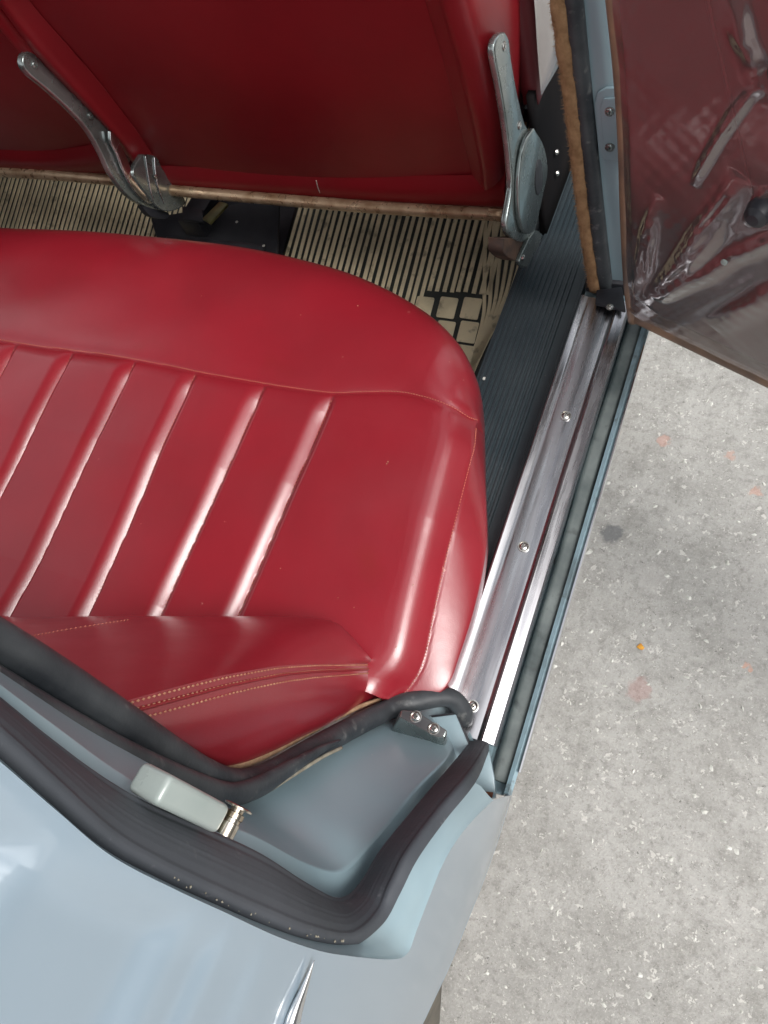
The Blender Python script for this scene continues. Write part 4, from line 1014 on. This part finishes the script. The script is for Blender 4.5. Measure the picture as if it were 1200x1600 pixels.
# ------------------------------------------------------------------ front seats
LEAN = .27
fn_ = A(0, -1, -LEAN); fn_ /= np.linalg.norm(fn_)          # the rear faces look back and slightly down
fn_ = A(0, -1, -LEAN)/math.hypot(1, LEAN)
fp0 = A(0, .845, .43)
def fpt(px, py, off=0.): return at_plane(px, py, fp0+fn_*off, fn_)
def front_seat(label, panel_l, panel_r, edge_l, edge_r, bottom, name='front_seat'):
    """edge lists run from the top of the picture down to the seat foot (pixels on the rear face)"""
    t = thing(name, label, 'seat', group='folding front seats seen from behind')
    n_ = 30
    el, pl, pr, er = (cr([fpt(*p) for p in e_], n_) for e_ in (edge_l, panel_l, panel_r, edge_r))
    front = -fn_
    # recessed rear panel with a rounded foot
    rows_ = [pl, lerp(pl, pr, .02)+fn_*-.002, lerp(pl, pr, .25)+fn_*.002, lerp(pl, pr, .5)+fn_*.004, lerp(pl, pr, .75)+fn_*.002, lerp(pl, pr, .98)+fn_*-.002, pr]
    grid('rear_panel', cr(np.array(rows_), 60, 0), M['leather_dark'], t, thick=0)
    for nm, a_, b_, s_ in (('side_roll', el, pl, -1), ('side_roll', pr, er, 1)):
        aa = np.array([a_+front*.10*(s_ < 0), a_+front*(.03 if s_ < 0 else 0), lerp(a_, b_, .12 if s_ < 0 else .3)+fn_*.010, lerp(a_, b_, .5)+fn_*.020, lerp(a_, b_, .7 if s_ < 0 else .88)+fn_*.012, b_+front*(0 if s_ < 0 else .03), b_+front*.10*(s_ > 0)])
        if s_ < 0: aa[0], aa[1] = a_+front*.12, a_+front*.025
        grid(nm, cr(aa, 30, 0), M['leather_dark'], t)
    # bottom roll
    bl_, br_ = bottom
    bm_ = [cr([fpt(*p) for p in row], 30) for row in bl_]
    rows_ = [bm_[0]+fn_*.0, bm_[0]*.7+bm_[1]*.3+fn_*.012, bm_[0]*.35+bm_[1]*.65+fn_*.013, bm_[1]+fn_*.004, bm_[1]+front*.03+A(0, 0, -.004), bm_[1]+front*.12]
    grid('bottom_roll', cr(np.array(rows_), 26, 0), M['leather_dark'], t)
    # front upholstery and seat base so the seat has its real depth
    q0 = np.array([[el[0]+front*.12, er[0]+front*.12], [el[-1]+front*.12, er[-1]+front*.12]])
    grid('front_upholstery', q0, M['leather_dark'], t, thick=.01)
    xs0, xs1 = min(el[-1][0], er[-1][0]), max(el[-1][0], er[-1][0])
    box('seat_base', (xs0+.06, 1.0, .34), (xs1-.09, 1.35, .46), M['leather_dark'], t, .02)
    return t
fs1 = front_seat('dark red leather back of the near front seat, wide panel above the chrome rod',
    [(18, -60), (43, 0), (140, 112), (205, 195), (236, 240), (262, 285)], [(655, -60), (666, 0), (698, 110), (722, 205), (736, 262), (740, 290)],
    [(-48, -60), (2, 0), (60, 82), (118, 140), (168, 192), (208, 246), (250, 292)], [(742, -60), (755, 0), (772, 60), (783, 120), (791, 190), (794, 262)],
    ([[(250, 258), (330, 262), (450, 267), (600, 273), (735, 273), (790, 264)], [(262, 296), (330, 304), (450, 312), (600, 319), (735, 323), (795, 322)]], None))
# squared outboard end of the bottom roll
p_ = [fpt(742, 272, .004), fpt(797, 266, .004), fpt(797, 318, .002), fpt(742, 321, .002)]
prism('roll_end_cap', p_, -fn_, .05, M['leather_dark'], fs1, bevel=.008, seg=4)
fs2 = front_seat('dark red leather back of the far front seat at the top left corner',
    [(-420, -60), (-420, 0), (-410, 120), (-400, 200), (-395, 235), (-390, 250)], [(-60, -60), (-30, 0), (60, 110), (130, 180), (165, 215), (180, 245)],
    [(-470, -60), (-470, 0), (-460, 120), (-450, 200), (-440, 235), (-435, 262)], [(-20, -60), (10, 0), (95, 105), (165, 175), (195, 212), (205, 250)],
    ([[(-420, 205), (-250, 212), (-60, 225), (60, 235), (130, 228), (190, 215)], [(-420, 252), (-250, 258), (-60, 266), (60, 270), (130, 272), (205, 268)]], None))
# rods under the seat backs
def rodp(px, py): return at(px, py, y=.822)
sweep('cross_rod', arc([rodp(262, 297), rodp(400, 309), rodp(600, 325), rodp(792, 336)], 40), circ(.0094, 14), (0, 0, 1), M['rod'], fs1)
hx = arc([rodp(764, 334), rodp(792, 336.5)], 6); sweep('rod_ferrule', hx, circ(.0100, 6), (0, 0, 1), M['rod'], fs1, ang=30)
sweep('cross_rod', arc([rodp(-300, 255), rodp(-100, 264), rodp(60, 272), rodp(205, 284)], 30), circ(.0094, 14), (0, 0, 1), M['rod'], fs2)
# thin white thread scratch on the leather of the bottom roll
sc_ = arc([fpt(494, 282, .0145), fpt(497, 294, .0150), fpt(503, 309, .0105)], 20)
sweep('loose_thread', sc_, circ(.0006, 6), (0, -1, 0), M['white_print'], fs1)
# --- near recliner bracket (flat plate on the seat's outboard side)
xr_ = -.300
def bplate(name, pxs, x, depth, m, parent, bevel=.002, n=None):
    P_ = np.array([at(px, py, x=x) for px, py in pxs]); Q_ = np.vstack([P_, P_[:1]])
    Pn = cr(Q_, n or 60)[:-1]
    return prism(name, list(Pn), (-1, 0, 0), depth, m, parent, bevel, 3)
ra = bplate('recliner_arm', [(790, 50), (782, 53), (774, 68), (774, 90), (780, 120), (787, 160), (793, 200), (798, 245), (801, 290), (796, 325), (792, 350), (797, 368), (813, 378), (830, 374), (840, 350),
    (846, 310), (851, 270), (849, 240), (838, 215), (822, 196), (812, 160), (805, 125), (799, 90), (796, 62)], xr_, .009, M['bracket'], fs1, .0028)
bplate('recliner_disc', [(835, 200), (822, 220), (814, 255), (811, 300), (813, 340), (820, 364), (832, 362), (842, 335), (850, 300), (856, 265), (850, 228)], xr_+.0065, .006, M['bracket'], ra, .0018)
bplate('disc_hole', [(841, 250), (838, 266), (837, 288), (840, 304), (845, 300), (848, 284), (848, 264), (845, 250)], xr_+.0075, .004, M['dark'], ra, .0005)
bplate('mount_foot', [(786, 372), (826, 372), (836, 384), (828, 402), (808, 408), (788, 396)], xr_-.002, .02, M['brown_iron'], ra, .001)
bplate('mount_stay', [(826, 374), (838, 360), (846, 372), (834, 400), (822, 418), (812, 408)], xr_+.004, .006, M['bracket'], ra, .001)
for px, py in ((788, 72), (812, 196)):
    phillips('screw', at(px, py, x=xr_+.0003), (1, 0, 0), .0036, M['screw'], ra)
lathe('stay_bolt', at(816, 402, x=xr_+.0045), (1, 0, 0), [(.004, 0), (.004, .002), (.002, .0035)], M['chrome'], ra, seg=12)
for px, py in ((868, 238), (869, 271)):
    lathe('bolt', at(px, py, x=-.30), (1, -.3, .3), [(.004, 0), (.004, .003), (.0015, .005)], M['screw'], car, seg=10)
# --- middle recliner bracket
xl = -.97
rb = bplate('recliner_arm', [(44, 80), (37, 86), (36, 100), (46, 116), (75, 140), (110, 172), (138, 203), (158, 238), (172, 268), (188, 292), (205, 310), (225, 322), (250, 330), (262, 322),
    (240, 314), (222, 298), (206, 272), (197, 248), (186, 225), (168, 196), (145, 172), (112, 140), (82, 112), (60, 90), (54, 82)], xl, .012, M['bracket'], fs1, .0025, 90)
bplate('arm_flange', [(172, 205), (182, 214), (196, 240), (208, 272), (222, 296), (240, 314), (232, 318), (212, 300), (196, 272), (184, 242), (174, 222)], xl+.009, .006, M['alu_bright'], rb, .0012)
bplate('knuckle_plate', [(222, 241), (245, 244), (252, 260), (268, 282), (282, 300), (290, 318), (270, 330), (250, 326), (232, 306), (216, 286), (208, 268)], xl+.012, .010, M['bracket'], rb, .002)
for a_, w2 in (([(227, 243), (231, 270), (235, 295), (240, 314)], .0011), ([(241, 245), (243, 270), (247, 292), (256, 318)], .0014)):
    sweep('knuckle_ridge', arc([at(px, py, x=xl+.0135) for px, py in a_], 24), circ(w2, 8), (1, 0, 0), M['alu_bright'], rb)
for px, py in ((54, 101), (141, 181)):
    phillips('screw', at(px, py, x=xl+.0003), (1, 0, 0), .0042, M['bracket'], rb)
lathe('rod_socket', rodp(264, 297)+A(-.004, 0, 0), (1, 0, 0), [(.014, 0), (.014, .006), (.010, .007), (.010, .002)], M['dark'], rb, seg=20)
phillips('screw', at(243, 276, x=xl+.014), (1, 0, 0), .0028, M['screw'], rb)
bplate('knuckle_foot', [(222, 322), (262, 332), (258, 342), (236, 338)], xl, .012, M['dark'], rb, .001)
